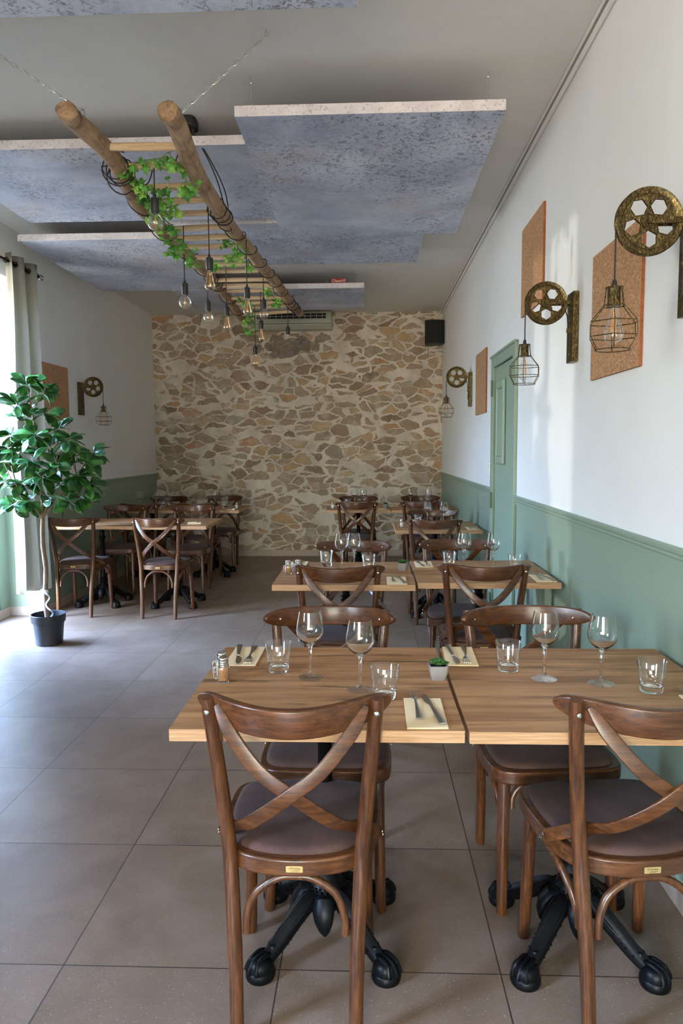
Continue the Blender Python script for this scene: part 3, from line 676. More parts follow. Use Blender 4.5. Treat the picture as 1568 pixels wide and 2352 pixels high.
place(su,1,.185,3.80,'small spiky succulent in pale pot on the second-row tables','plant',G,ZT,1.2)
place(su,1,.190,7.86,'tiny succulent in pale pot on the tables before the stone wall','plant',G,ZT,.6)
b=MB(); b.box((-.06,-.035,0),(.06,.035,.012)); b.box((-.055,-.03,.012),(.02,.025,.018))
tag(b.build('napkin_stack',M_NAPKIN,loc=(-1.545,6.22,ZT),rot=(0,0,.15),bevel=.002),'small stack of folded napkins at aisle corner of the nearer left tables','napkin')

# ------------------------------------------------------------------ chains
def chain_mesh(b,p0,p1,ll=.034,w=.007,r=.0016,M=None):
    p0,p1=V(p0),V(p1); d=p1-p0; L=d.length; n=max(2,int(round(L/(ll*.82)))); st=d/n; t=d.normalized(); q=V((0,1,0)) if abs(t.z)>.9 else V((0,0,1))
    s1=t.cross(q).normalized(); s2=t.cross(s1)
    for i in range(n):
        c=p0+st*(i+.5); s=s1 if i%2 else s2; h=ll/2-w; pts=[]
        for k in range(12):
            a=2*PI*k/12; pts.append(c+t*(w*math.sin(a)+(h if math.sin(a)>0 else -h))+s*w*math.cos(a)*.75)
        b.tube(pts,r,5,closed=True,up=t.cross(s))
def hook_mesh(b,p,r=.009):
    p=V(p); b.tube([p+V((0,0,.014)),p+V((0,0,.0))],.0022,6,up=(0,1,0)); b.tube([p+V((r*math.cos(a),0,-r+r*math.sin(a))) for a in [2*PI*k/12 for k in range(12)]],.0018,5,closed=True,up=(0,1,0))

# ------------------------------------------------------------------ ceiling panels
panels=[('P0',-1.96,-.034,1.40,2.655,2.97,'concrete-look ceiling panel cut by the top edge of the photo'),
 ('P1',-.622,.640,3.457,5.34,2.97,'large concrete-look ceiling panel hung at centre, most speckled'),
 ('P2',-2.396,-.50,3.905,5.12,3.03,'concrete-look ceiling panel left of the centre one, behind the ladder'),
 ('P3',-2.60,-1.48,5.345,7.04,2.97,'concrete-look ceiling panel farthest left, above the curtain'),
 ('P4',-1.46,.425,5.23,6.38,3.03,'concrete-look ceiling panel half hidden behind the centre panel'),
 ('P5',-1.93,-.036,7.12,8.17,2.985,'concrete-look ceiling panel farthest back with red sign, above the air conditioner')]
for nm,x0,x1,y0,y1,z0,lab in panels:
    t=thing('ceiling_panel',((x0+x1)/2,(y0+y1)/2,z0)); tag(t,lab,'panel','suspended acoustic ceiling panels'); hx,hy=(x1-x0)/2,(y1-y0)/2
    b=MB(); b.box((-hx,-hy,0),(hx,hy,.05)); 
    for i in (2,3,4,5): b.m[i]=1
    b.build('board',[M_PANEL,M_PEDGE],t,smooth=False,bevel=.002)
    H=ZC-z0
    for sx in (-1,1):
        for sy in (-1,1):
            b=MB(); x,y=sx*(hx-.075),sy*(hy-.04); chain_mesh(b,(x,y,.05),(x,y,H-.026),.022,.0045,.0012); hook_mesh(b,(x,y,H-.012),.007); b.build('chain',M_CHAIN,t)
# red signs on two panels
def red_sign(x,y,z,w,h,txt,lab):
    t=thing('red_sign',(x,y,z)); tag(t,lab,'sign'); b=MB(); b.box((-w/2,0,0),(w/2,.004,h)); b.build('board',M_RED,t,smooth=False)
    lettering(txt,h*.85,M_WHITEP,t,(0,-.001,h/2),(PI/2,0,0))
red_sign(-.285,7.14,3.036,.14,.045,'ChantVP','small red sign with white lettering on the far ceiling panel')
red_sign(-1.06,5.245,3.081,.17,.045,'ChantVP','small red sign with white lettering glimpsed between ladder rungs')

# ------------------------------------------------------------------ ladder
lt=thing('hanging_ladder',(-1.0,5.2,2.79)); tag(lt,'rustic round-pole wooden ladder hung flat under the ceiling on chains','ladder')
O=V((-1.0,5.2,2.79))
def rail(pts,r0,r1,seed):
    P=spline([V(p)-O for p in pts],8); n=len(P); rnd=random.Random(seed); ph=[rnd.uniform(0,6) for _ in range(6)]
    P=[p+V((.006*math.sin(i*.35+ph[0]),0,.007*math.sin(i*.27+ph[1]))) for i,p in enumerate(P)]
    def sec(i):
        f=i/(n-1); r=r0+(r1-r0)*f; e=min(i,n-1-i); r*=(.55 if e==0 else .86 if e==1 else 1)
        return [(r*(1+.07*math.sin(2*q+ph[2]+i*.12)+.04*math.sin(5*q+ph[3]+i*.3))*math.cos(q),r*(1+.06*math.sin(3*q+ph[4]+i*.2))*math.sin(q)) for q in [2*PI*k/18 for k in range(18)]]
    b=MB(); b.sweep(P,sec,up=(0,0,1)); return b.build('rail',M_POLE,lt,angle=70)
def yy(a,b,n): return [a+(b-a)*i/n for i in range(n+1)]
Lp=[(-1.225,2.97,2.80),(-1.222,3.04,2.80),(-1.205,3.35,2.79),(-1.222,3.7,2.78),(-1.262,4.1,2.775),(-1.285,4.6,2.78),(-1.268,5.1,2.79),(-1.252,5.55,2.79),(-1.262,6.0,2.79),(-1.275,6.6,2.79),(-1.288,7.2,2.77),(-1.29,7.45,2.76)]
Rp=[(-.806,2.98,2.80),(-.808,3.06,2.79),(-.835,3.4,2.785),(-.848,3.8,2.785),(-.857,4.17,2.785),(-.842,4.6,2.79),(-.815,5.0,2.79),(-.785,5.6,2.79),(-.757,6.2,2.79),(-.73,6.8,2.79),(-.705,7.35,2.80),(-.70,7.45,2.80)]
rail(Lp,.043,.040,3); rail(Rp,.043,.038,5)
def onrail(P,y):
    for a,b in zip(P,P[1:]):
        if a[1]<=y<=b[1]: f=(y-a[1])/(b[1]-a[1]); return V(a).lerp(V(b),f)
    return V(P[-1])
ry=[3.32,3.545,3.775,4.005,4.24,4.47,4.70,4.93,5.16,5.39,5.62,5.85,6.08,6.31,6.54,6.77,7.0,7.23]
for i,y in enumerate(ry):
    a,c=onrail(Lp,y)-O,onrail(Rp,y)-O; ext=.03; b=MB(); r=.0175 if i%3 else .019
    dz=.008*math.sin(i*2.1); P=[a+V((-.035,.0,dz)),a+V((.04,0,dz)),(a+c)/2+V((0,.004*math.sin(i),dz)),c+V((-.04,0,dz)),c+V((.03,0,dz))]
    P=spline(P,3); n=len(P); b.sweep(P,lambda j:[(r*(.72+.28*math.sin(PI*j/(n-1)))*math.cos(q)*(1+.05*math.sin(3*q+i)),r*(.72+.28*math.sin(PI*j/(n-1)))*math.sin(q)) for q in [2*PI*k/12 for k in range(12)]],up=(0,0,1)); b.build('rung',M_RUNG,lt,angle=70)
for (x,y,z),(hx,hy) in (((-1.185,3.06,2.825),(-1.62,3.11)),((-.775,3.07,2.82),(-.42,3.112)),((-1.27,7.42,2.79),(-1.60,7.47)),((-.685,7.42,2.82),(-.423,7.488))):
    b=MB(); chain_mesh(b,V((x,y,z))-O,V((hx,hy,ZC-.03))-O,.036,.0075,.0017); hook_mesh(b,V((hx,hy,ZC-.014))-O); b.tube([V((x,y,z+.0))-O+V((.0,.02*math.cos(a),.018*math.sin(a)-.004)) for a in [2*PI*k/12 for k in range(12)]],.0017,5,closed=True,up=(1,0,0)); b.build('chain',M_CHAIN,lt)

# ceiling rose and its wound cables
rs=thing('ceiling_rose',(-.962,3.90,ZC)); tag(rs,'black ceiling rose box feeding the pendant cables above the ladder','ceiling rose')
b=MB(); b.prism(rrect(.12,.115,.03,5),-.05,-.001); b.build('rose_box',M_BLACK,rs,bevel=.008)
for x,y in ((.0,-.02),(.035,.01),(-.03,.01)): b=MB(); b.lathe([(.008,-.075),(.010,-.05)],10,c=(x,y,0)); b.build('strain_relief',M_BLACK,rs)
def helix(P,y0,y1,turns,r,seed=0,n=20):
    out=[]; N=int(turns*n)
    for i in range(N+1):
        f=i/N; y=y0+(y1-y0)*f; c=onrail(P,y); a=f*turns*2*PI+seed; rr=r*(1.03+.16*math.sin(a*.37+seed)**2*(1 if math.sin(a)<0 else .2)); out.append((c.x+rr*math.cos(a),y,c.z+rr*math.sin(a)))
    return out
b=MB()
p0=V((-.927,3.91,3.09)); h=helix(Rp,4.10,4.36,3.5,.048,0.3); b.tube(spline([p0,(-.87,3.96,3.0),(-.83,4.04,2.90)]+[h[0]],5)+h[1:],.0034,6,up=(0,1,0))
b.tube(spline([p0+V((.006,0,0)),(-.85,3.98,2.98),(-.80,4.08,2.87),(-.80,4.2,2.80)],5)+helix(Rp,4.22,4.42,1.5,.05,2)+helix(Rp,4.44,7.1,8,.046,1.4)[1:],.0034,6,up=(0,1,0))
b.tube(helix(Rp,6.75,7.2,4,.044,.8),.0034,6,up=(0,1,0))
tag(b.build('wound_cable',M_CORD),'black cable wound in loops around the right ladder rail','cable')
b=MB()
p1=V((-.995,3.91,3.09)); h=helix(Lp,3.50,3.62,2.2,.055,3.3)
b.tube(spline([p1,(-1.0,3.85,2.95),(-1.02,3.72,2.84),(-1.10,3.6,2.83)]+[h[0]],5)+h[1:],.0034,6,up=(0,1,0))
b.tube(helix(Lp,3.52,3.66,1.6,.07,1.0)+spline([(-1.16,3.68,2.74),(-1.08,3.6,2.735),(-1.034,3.54,2.80)],5),.0034,6,up=(0,1,0))
b.tube(helix(Lp,3.7,7.2,7,.047,0.4),.0034,6,up=(0,1,0)); b.tube(helix(Lp,5.75,6.05,3,.05,2),.0034,6,up=(0,1,0))
tag(b.build('wound_cable',M_CORD),'black cable wound around the left ladder rail','cable')

# pendant bulbs
def bulb_globe(b): b.lathe([(.013,0),(.0135,-.008),(.021,-.014),(.033,-.026),(.0395,-.042),(.0410,-.055),(.0385,-.070),(.031,-.084),(.020,-.092),(.008,-.0955),(.0006,-.096)],28)
def bulb_st(b): b.lathe([(.0125,0),(.013,-.015),(.018,-.040),(.026,-.070),(.0315,-.092),(.031,-.104),(.024,-.116),(.012,-.1225),(.004,-.126),(.0006,-.128)],28)
def filament(b,L,n=4,r=.009):
    for k in range(n):
        a=2*PI*k/n; b.tube([(r*.3*math.cos(a),r*.3*math.sin(a),-L*.36),(r*math.cos(a),r*math.sin(a),-L*.80)],.0008,5,up=(1,0,0))
def pendant(kind,x,y,ztop,rail_z,lab,rail_x=None,sc=1.0):
    t=thing('pendant_bulb',(x,y,ztop)); tag(t,lab,'light','bare filament bulbs hung from the ladder')
    b=MB(); b.tube([(0,0,rail_z-ztop),(0,0,.0)],.0032,8,up=(0,1,0)); b.build('cord',M_CORD,t)
    b=MB(); b.lathe([(.006,.012),(.0085,-.004),(.0205*sc,-.008),(.0215*sc,-.014),(.0215*sc,-.078*sc),(.019*sc,-.082*sc),(.012,-.080*sc)],22); b.build('socket',M_BLACK,t)
    if kind!='N':
        g=MB(); (bulb_globe if kind=='G' else bulb_st)(g); q=g.build('bulb',M_BULB if kind=='S' else M_BULBC,t,loc=(0,0,-.078*sc),angle=80); q.scale=(sc,)*3
        g=MB(); g.lathe([(.0025,-.02),(.0018,-.04),(.0007,-.05)],8); filament(g,.10 if kind=='G' else .115); q2=g.build('filament',M_FIL,q)
        g=MB(); g.lathe([(.0128,.004),(.0132,-.010)],18); g.build('screw_cap',M_STEEL,q)
    else:
        g=MB(); g.lathe([(.010,-.0815),(.010,-.086)],12); g.build('lamp_end',M_WHITEP,t)
pend=[('G',-1.034,3.54,2.645,2.79,'round bulb hung nearest the viewer, under the left ladder rail'),('G',-1.116,4.40,2.436,2.77,'lowest-hanging round bulb, left of the ladder'),
 ('S',-.885,4.05,2.493,2.78,'teardrop bulb hung from the middle of the ladder near ivy'),('G',-1.154,5.20,2.49,2.78,'round bulb in front of the stone wall, left of the teardrop row'),
 ('S',-1.077,5.50,2.511,2.78,'slender teardrop bulb between two round bulbs over stone wall'),('S',-.793,4.75,2.483,2.78,'teardrop bulb under the right ladder rail, mid-way'),
 ('G',-.817,5.67,2.594,2.79,'round bulb under the right ladder rail toward the far end'),('S',-.934,6.30,2.543,2.79,'teardrop bulb just below the far round bulb'),
 ('S',-1.082,6.90,2.404,2.78,'smallest teardrop bulb hanging lowest at the far end'),('N',-.765,6.90,2.585,2.78,'black lamp holder without glass bulb before the air conditioner')]
for k,x,y,z,rz,l in pend: pendant(k,x,y,z,rz,l,sc=.93 if k!='N' else .85)

# ivy garlands
def ivy(name,pts,nleaf,lab,seed,spread=.06,ls=.034):
    rnd=random.Random(seed); t=thing(name,pts[0]); tag(t,lab,'ivy'); o=V(pts[0]); P=spline([V(p)-o for p in pts],6)
    b=MB(); b.tube(P,.0022,6,up=(1,0,0))
    lf=MB(); shape=[(0,0),(.30,-.18),(.62,-.05),(.50,.22),(.86,.50),(.40,.55),(.22,.80),(0,1.15),(-.22,.80),(-.40,.55),(-.86,.50),(-.50,.22),(-.62,-.05),(-.30,-.18)]
    for k in range(nleaf):
        p=P[int(rnd.random()*(len(P)-1))]; dvec=V((rnd.gauss(0,1),rnd.gauss(0,1),rnd.gauss(-.5,.8))); dvec.normalize(); q=p+dvec*spread*rnd.uniform(.3,1.1)
        b.tube([p,(p+q)/2+V((0,0,.006)),q],.0011,5,up=(1,.2,0))
        s=ls*rnd.uniform(.55,1.15); nrm=V((rnd.gauss(0,.6),rnd.gauss(-.9,.5),rnd.gauss(-.1,.7))).normalized(); d=V((rnd.gauss(0,.5),rnd.gauss(-.1,.3),-1)); d=(d-nrm*d.dot(nrm)).normalized(); sd=d.cross(nrm)
        vs=[q+d*s*.35]+[q+sd*x*s+d*y*s+nrm*(-.16*s*abs(x)+.10*s*math.sin(y*2)) for x,y in shape]
        lf.add(vs,[(0,1+j,1+(j+1)%14) for j in range(14)])
    b.build('stem',plain('ivy_stem_'+str(seed),srgb(96,130,58),.6),t); q=lf.build('leaves',M_IVY,t,angle=80,fix=False)
    so=q.modifiers.new('thick','SOLIDIFY'); so.thickness=.0006
ivy('ivy_garland',[(-1.19,3.56,2.79),(-1.11,3.50,2.785),(-1.02,3.45,2.78),(-.94,3.45,2.79),(-.88,3.49,2.765),(-.88,3.55,2.72),(-.93,3.66,2.72),(-1.0,3.70,2.74),(-1.06,3.75,2.70),(-1.03,3.88,2.70),(-1.12,3.85,2.70),(-1.14,4.0,2.69),(-1.10,4.1,2.675),(-1.15,4.2,2.63),(-1.12,4.25,2.59),(-1.07,4.32,2.62),(-1.08,4.40,2.56),(-1.02,4.5,2.58),(-.95,4.6,2.61),(-.88,4.65,2.64),(-.84,4.7,2.72),(-.90,4.75,2.78),(-.95,4.8,2.81)],165,'green ivy garland twined through the near half of the ladder',11)
ivy('ivy_sprig',[(-1.16,3.60,2.77),(-1.12,3.66,2.73),(-1.13,3.8,2.70),(-1.16,3.95,2.69),(-1.15,4.1,2.66)],45,'darker ivy sprig along the left ladder rail',12,.05,.036)
ivy('ivy_sprig',[(-.85,5.0,2.76),(-.83,5.05,2.70),(-.84,5.1,2.66)],12,'little ivy sprig under the right rail beside the teardrop bulb',13,.04,.03)
ivy('ivy_sprig',[(-.86,6.2,2.80),(-.83,6.2,2.75),(-.80,6.2,2.70),(-.79,6.2,2.65)],20,'ivy sprig trailing below the right rail near the far end',14,.05,.034)
ivy('ivy_sprig',[(-1.10,6.3,2.74),(-1.06,6.45,2.68),(-1.09,6.6,2.62),(-1.10,6.6,2.54),(-1.08,6.6,2.48)],26,'dark ivy tail hanging from the far left end of the ladder',15,.05,.036)

# ------------------------------------------------------------------ wall lamps
def circ(c,r,n=12,rot=0): return [(c[0]+r*math.cos(rot+2*PI*k/n),c[1]+r*math.sin(rot+2*PI*k/n)) for k in range(n)]
def make_pulley_lamp(side,y,z,lab):
    """side=+1: on right wall, arm goes towards -X.  origin = wheel centre height on the wall."""
    xw=XR if side>0 else XL; t=thing('pulley_wall_lamp',(xw,y,z),0 if side>0 else PI); tag(t,lab,'light','bronze pulley wall lamps with wire cages')
    # local: wall at x=0, room towards -x
    b=MB(); b.box((-.027,-.05,-.27),(-.0008,.05,.045)); b.build('back_plate',M_BRONZE,t,bevel=.002)
    for zz in (-.09,-.235):
        b=MB(); b.lathe([(.0045,0),(.0045,.002),(.002,.0035)],10,M=Matrix.Translation((-.027,.0,zz))@Matrix.Rotation(-PI/2,4,'Y')); b.build('screw',M_BRONZE,t)
    for s in (-1,1):
        b=MB(); b.box((-.145,-.016*s-.0022,-.009),(-.026,-.016*s+.0022,.009)); b.build('arm',M_BRONZE,t,bevel=.001)
    # wheel in xz-plane, centre (-.138,0,0), radius .097
    cx=-.138; b=MB(); R=.097; n=64
    web=[]; M=Matrix.Translation((cx,0,0))@Matrix.Rotation(PI/2,4,'X')
    b.lathe([(R-.003,.012),(R,.009),(R-.004,.003),(R-.012,0),(R-.004,-.003),(R,-.009),(R-.003,-.012),(R-.016,-.009),(R-.020,-.004),(R-.022,-.004),(R-.022,.004),(R-.020,.004),(R-.016,.009)],n,M=M,closed=True)
    # web with five hexagonal holes: build by boolean-free triangulation through bmesh
    bm=bmesh.new()
    def loop(pts):
        vs=[bm.verts.new((x,yv,0)) for x,yv in pts]; return [bm.edges.new((vs[i],vs[(i+1)%len(vs)])) for i in range(len(vs))]
    E=loop(circ((0,0),R-.0205,50))
    for k in range(5):
        a=PI/2+.02+2*PI*k/5+PI/5; c=(.0495*math.cos(a),.0495*math.sin(a)); E+=loop(list(reversed(circ(c,.0255,6,a))))
    bmesh.ops.triangle_fill(bm,use_beauty=True,edges=E)
    bad=[f for f in bm.faces if any((f.calc_center_median()-V((.0495*math.cos(PI/2+.02+2*PI*k/5+PI/5),.0495*math.sin(PI/2+.02+2*PI*k/5+PI/5),0))).length<.020 for k in range(5))]
    bmesh.ops.delete(bm,geom=bad,context='FACES')
    bmesh.ops.solidify(bm,geom=bm.faces[:],thickness=.006)
    bm.verts.index_update(); vs=[(v.co.x,v.co.y,v.co.z-.003+.003) for v in bm.verts]; fs=[[v.index for v in f.verts] for f in bm.faces]; bm.free()
    b.add(vs,fs,0,Matrix.Translation((cx,-.003,0))@Matrix.Rotation(PI/2,4,'X'))
    for s in (-1,1):
        for k in range(5):
            a=PI/2+.02+2*PI*k/5+PI/5; c=(.0495*math.cos(a),.0495*math.sin(a)); h=circ(c,.0262,6,a)
            b.tube([(cx+x,.0035*s,yv) for x,yv in h],.0016,6,closed=True,up=(0,1,0))
        pg=circ((0,0),.024,5,PI/2+.15); b.tube([(cx+x,.004*s,yv) for x,yv in pg],.0022,6,closed=True,up=(0,1,0)); pg=circ((0,0),.017,5,PI/2+.15)
        b.add([(cx+x,.0045*s,yv) for x,yv in pg]+[(cx+x,.008*s,yv) for x,yv in pg],[tuple(range(5)),tuple(range(5,10))]+[(i,(i+1)%5,5+(i+1)%5,5+i) for i in range(5)])
    b.build('pulley_wheel',M_BRONZE,t,angle=40)
    b=MB(); b.tube([(cx,-.022,0),(cx,.022,0)],.0035,10,up=(0,0,1)); b.lathe([(.0055,0),(.005,.003),(.001,.0045)],12,M=Matrix.Translation((cx,-.018,0))@Matrix.Rotation(PI/2,4,'X')); b.build('axle',M_BRONZE,t)
    # cord: from plate, under/over wheel rim, down to the socket
    xh=cx-R+.003; zt=-.175
    pts=[(-.032,0,-.21),(-.036,0,-.19),(-.034,0,-.13),(-.040,0,-.06)]+[(cx+(R-.009)*math.cos(a),0,(R-.009)*math.sin(a)) for a in [i*PI/12 for i in range(-1,13)]]+[(xh,0,-.03),(xh,0,zt)]
    b=MB(); b.tube(pts,.0027,8,up=(0,1,0)); b.build('cord',M_CORD,t)
    b=MB(); b.box((-.042,-.004,-.135),(-.026,.004,-.115)); b.build('cord_clip',M_BRONZE,t)
    b=MB(); b.lathe([(.0035,.012),(.0065,.008),(.0085,-.010),(.009,-.012)],14,c=(xh,0,zt)); b.build('grommet',M_BLACK,t)
    z0=zt-.012
    b=MB(); b.lathe([(.008,0),(.0185,-.002),(.0185,-.048),(.0195,-.050),(.0185,-.054),(.010,-.054)],24,c=(xh,0,z0)); so=b.build('socket',M_BRONZE,t)
    b=MB(); n6=6; ring=lambda r,z,k=24,rot=0:[(xh+r*math.cos(rot+2*PI*i/k),r*math.sin(rot+2*PI*i/k),z0+z) for i in range(k)]
    prof=[(.0255,-.0),(.0315,-.052),(.0735,-.100),(.0735,-.142),(.051,-.180)]
    for r,z,k in ((.0255,0,24),(.0315,-.052,24),(.0735,-.100,6),(.0735,-.142,6),(.051,-.180,24)):
        P=ring(r,z,k,.25 if k==6 else 0)
        if k==6:
            for i in range(6): b.tube([P[i],P[(i+1)%6]],.0017,6,up=(0,0,1))
        else: b.tube(P,.0017,6,closed=True,up=(0,0,1))
    for i in range(6):
        a=.25+2*PI*i/6; b.tube([(xh+r*math.cos(a),r*math.sin(a),z0+z) for r,z in prof],.0017,6,up=(-math.sin(a),math.cos(a),0))
    for i in range(3):
        a=.25+PI*i/3; b.tube([(xh+.0255*math.cos(a),.0255*math.sin(a),z0),(xh-.0255*math.cos(a),-.0255*math.sin(a),z0)],.0017,6,up=(0,0,1))
    b.build('wire_cage',M_BRONZE,t)
    g=MB(); bulb_st(g); q=g.build('bulb',M_BULBC,t,loc=(xh,0,z0-.052),angle=80); q.scale=(.92,.92,.88)
    g=MB(); g.lathe([(.0025,-.01),(.0018,-.04),(.0007,-.05)],8); filament(g,.118,5,.011); g.build('filament',M_FIL,q)
    return t
make_pulley_lamp(1,2.17,2.072,'largest bronze pulley lamp with wire cage, at the right frame edge')
make_pulley_lamp(1,3.375,2.079,'bronze pulley lamp with wire cage between the two nearer cork boards')
make_pulley_lamp(1,6.69,2.070,'small distant bronze pulley lamp on the right wall beyond the door')
make_pulley_lamp(-1,6.88,2.030,'bronze pulley lamp on the left wall above the side tables')
# ------------------------------------------------------------------ cork boards
def cork(x,y0,y1,z0,z1,lab,s):
    b=MB(); b.box((0,-(y1-y0)/2,0),(-.012*s,(y1-y0)/2,z1-z0)); q=b.build('cork_board',[M_CORK,M_CORKE],loc=(x-.0006*s,(y0+y1)/2,z0),smooth=False); tag(q,lab,'board','square cork wall boards')
    for p in q.data.polygons:
        if abs(p.normal.x)<.5: p.material_index=1
cork(XR,2.555,3.10,1.700,2.210,'cork board behind the largest pulley lamp, right frame edge',1)
cork(XR,3.98,4.52,2.215,2.735,'cork board mounted highest on right wall, left of the middle lamp',1)
cork(XR,5.815,6.365,1.702,2.22,'cork board on right wall beyond the green door',1)
cork(XL,6.06,6.60,1.69,2.18,'reddish-brown cork board in shade on the left wall behind the tree',-1)

# ------------------------------------------------------------------ speaker, air conditioner
t=thing('wall_speaker',(.832,9.12,2.86)); tag(t,'black loudspeaker in the top right corner of the stone wall','speaker')
b=MB(); b.prism([(-.125,-.07),(-.05,-.115),(.05,-.115),(.12,-.07),(.10,.10),(-.10,.10)],-.15,.145); b.build('cabinet',M_BLACK,t,bevel=.008,angle=30)
b=MB(); b.prism([(-.118,-.076),(-.048,-.119),(.048,-.119),(.113,-.076),(.10,-.06),(-.10,-.06)],-.14,.135); b.build('grille',M_SPK,t,bevel=.004)
b=MB(); b.box((-.03,.10,-.04),(.03,.199,.04)); b.build('bracket',M_BLACK,t)
b=MB(); b.tube([(-.06,.15,-.145),(-.06,.19,-.22),(-.06,.195,-.30)],.003,6,up=(1,0,0)); b.build('cable',M_CORD,t)
t=thing('air_conditioner',(-.96,9.32,2.93)); tag(t,'old cream wall air conditioner above the stone wall, behind the ladder end','air conditioner')
prof=[(-.001,0),(-.16,0),(-.215,.045),(-.215,.10),(-.20,.185),(-.19,.215),(-.001,.215)]
b=MB(); n=len(prof); vs=[(x,y,z) for x in (-.50,.50) for y,z in prof]; b.add(vs,[tuple(range(n)),tuple(range(2*n-1,n-1,-1))]+[(i,(i+1)%n,n+(i+1)%n,n+i) for i in range(n)]); b.build('casing',M_AC,t,smooth=False,bevel=.008)
b=MB(); b.box((-.44,-.214,.125),(.43,-.195,.188)); b.build('air_outlet',M_DARK,t,smooth=False)
b=MB()
for i in range(12): b.box((-.42+i*.073,-.218,.128),(-.414+i*.073,-.20,.185))
b.box((-.44,-.219,.152),(.43,-.210,.158)); b.build('louvre',M_AC,t,smooth=False)
b=MB(); b.box((-.49,-.219,.060),(.49,-.213,.064)); b.build('seam',M_DARK,t,smooth=False)

# ------------------------------------------------------------------ curtain and rod
t=thing('curtain_rod',(-2.69,5.0,2.835)); tag(t,'dark metal curtain rod with ball finial above the left window','curtain rod')
b=MB(); b.tube([(0,-.75,0),(0,.86,0)],.0095,14,up=(0,0,1)); b.build('rod',M_IRON,t)
for s,y in ((1,.86),): b=MB(); b.lathe([(.011,0),(.013,.004),(.010,.010),(.012,.016),(.022,.026),(.026,.038),(.022,.050),(.010,.057),(.001,.059)],20,M=Matrix.Translation((0,y,0))@Matrix.Rotation(-PI/2,4,'X')); b.build('finial',M_STEEL,t)
b=MB(); b.tube([(-.112,.80,.0),(0,.80,0)],.006,8,up=(0,0,1)); b.lathe([(.022,0),(.022,.004)],14,M=Matrix.Translation((-.1145,.80,0))@Matrix.Rotation(PI/2,4,'Y')); b.build('bracket',M_IRON,t)
t=thing('curtain',(-2.69,5.60,.30)); tag(t,'grey linen eyelet curtain hanging at the left window behind the tree','curtain')
b=MB(); n=90; nz=24; vs=[]; 
for k in range(nz+1):
    z=2.60*k/nz; f=k/nz
    for i in range(n+1):
        u=i/n; ph=u*2.6*2*PI+.6; amp=.055*(1-.25*f)+.012*math.sin(3*u+2*f)*(1-f); y0=-.25-.05*(1-f); y1=.262+.01*f
        vs.append((amp*math.cos(ph+.25*math.sin(2*f+u*3))+.008*math.sin(9*f+u*4),y0+(y1-y0)*u+.020*math.sin(2*ph)*(1-f*.5),z+(.015*math.sin(u*7) if k==0 else 0)))
b.add(vs,[(k*(n+1)+i,k*(n+1)+i+1,(k+1)*(n+1)+i+1,(k+1)*(n+1)+i) for k in range(nz) for i in range(n)])
q=b.build('fabric',M_CURT,t,angle=180); so=q.modifiers.new('thick','SOLIDIFY'); so.thickness=.0022; so.offset=0
for k in range(8):
    y=-.30+.555*(k+.5)/8; b=MB(); b.tube([(.018*math.cos(a),0,.018*math.sin(a)) for a in [2*PI*j/20 for j in range(20)]],.0035,6,closed=True,up=(0,1,0)); b.build('eyelet',M_IRON,t,loc=(0,y,2.535))

# ------------------------------------------------------------------ potted tree
t=thing('potted_tree',(-2.355,5.05,0)); tag(t,'tall artificial leafy tree with pale trunk in a black pot by the window','plant')
b=MB(); b.lathe([(.001,0),(.090,0),(.094,.004),(.108,.165),(.119,.168),(.122,.222),(.120,.225),(.114,.222),(.110,.16),(.108,.15)],40); b.build('pot',M_POT,t)
b=MB(); b.lathe([(.001,.17),(.108,.168)],30); b.build('soil',M_SOIL,t)
O=V((-2.355,5.05,0)); cl=[[-2.436,5.05,1.884],[-2.348,5.1,1.826],[-2.488,5.0,1.743],[-2.494,5.1,1.655],[-2.286,5.0,1.68],[-2.596,5.1,1.53],[-2.348,4.95,1.526],[-2.241,5.1,1.575],[-2.488,5.0,1.404],[-2.35,5.15,1.434],[-2.137,5.0,1.494],[-2.661,5.1,1.341],[-2.348,4.9,1.343],[-2.201,4.95,1.326],[-2.136,5.1,1.401],[-2.022,5.05,1.338],[-1.991,5.1,1.4],[-2.483,5.0,1.186],[-2.314,4.95,1.234],[-2.219,5.05,1.182],[-2.069,5.0,1.231],[-2.032,5.1,1.179],[-2.554,5.0,1.03],[-2.449,5.05,1.057],[-2.155,5.0,1.06],[-2.101,5.1,1.068],[-2.342,5.1,1.085],[-2.64,5.08,1.2],[-2.42,5.1,1.50],[-2.57,5.02,1.44]]
tr=MB(); P=spline([V((-.005,0,.16)),V((-.015,0,.35)),V((-.008,.01,.55)),V((-.018,0,.75)),V((-.01,0,.93))],6); n=len(P)
tr.sweep(P,lambda i:[((.0185-.004*i/n+.0012*math.sin(i*1.9))*math.cos(q)*(1+.06*math.sin(3*q+i)),(.0185-.004*i/n)*math.sin(q)) for q in [2*PI*k/14 for k in range(14)]],up=(0,1,0))
tr.tube(spline([P[-1],V((-.012,0,1.15)),V((-.03,0,1.45)),V((-.06,.01,1.72)),V((-.08,0,1.86))],5),lambda i:.010-.0003*i,8,up=(0,1,0))
forks=[(V((-.06,-.01,1.0)),V((-.16,-.02,1.1)),V((-.23,0,1.35))),(V((.07,.01,1.03)),V((.15,0,1.12)),V((.24,.02,1.25))),(V((.04,0,1.05)),V((.09,.02,1.25)),V((.12,.02,1.5)))]
for a,b_,c in forks: tr.tube(spline([P[-1],a,b_,c],5),lambda i:.008-.0002*i,8,up=(0,1,0))
allb=[V((-.012,0,1.15)),V((-.03,0,1.45)),V((-.06,.01,1.72))]+[p for f in forks for p in f]
rnd=random.Random(5); lf=MB()
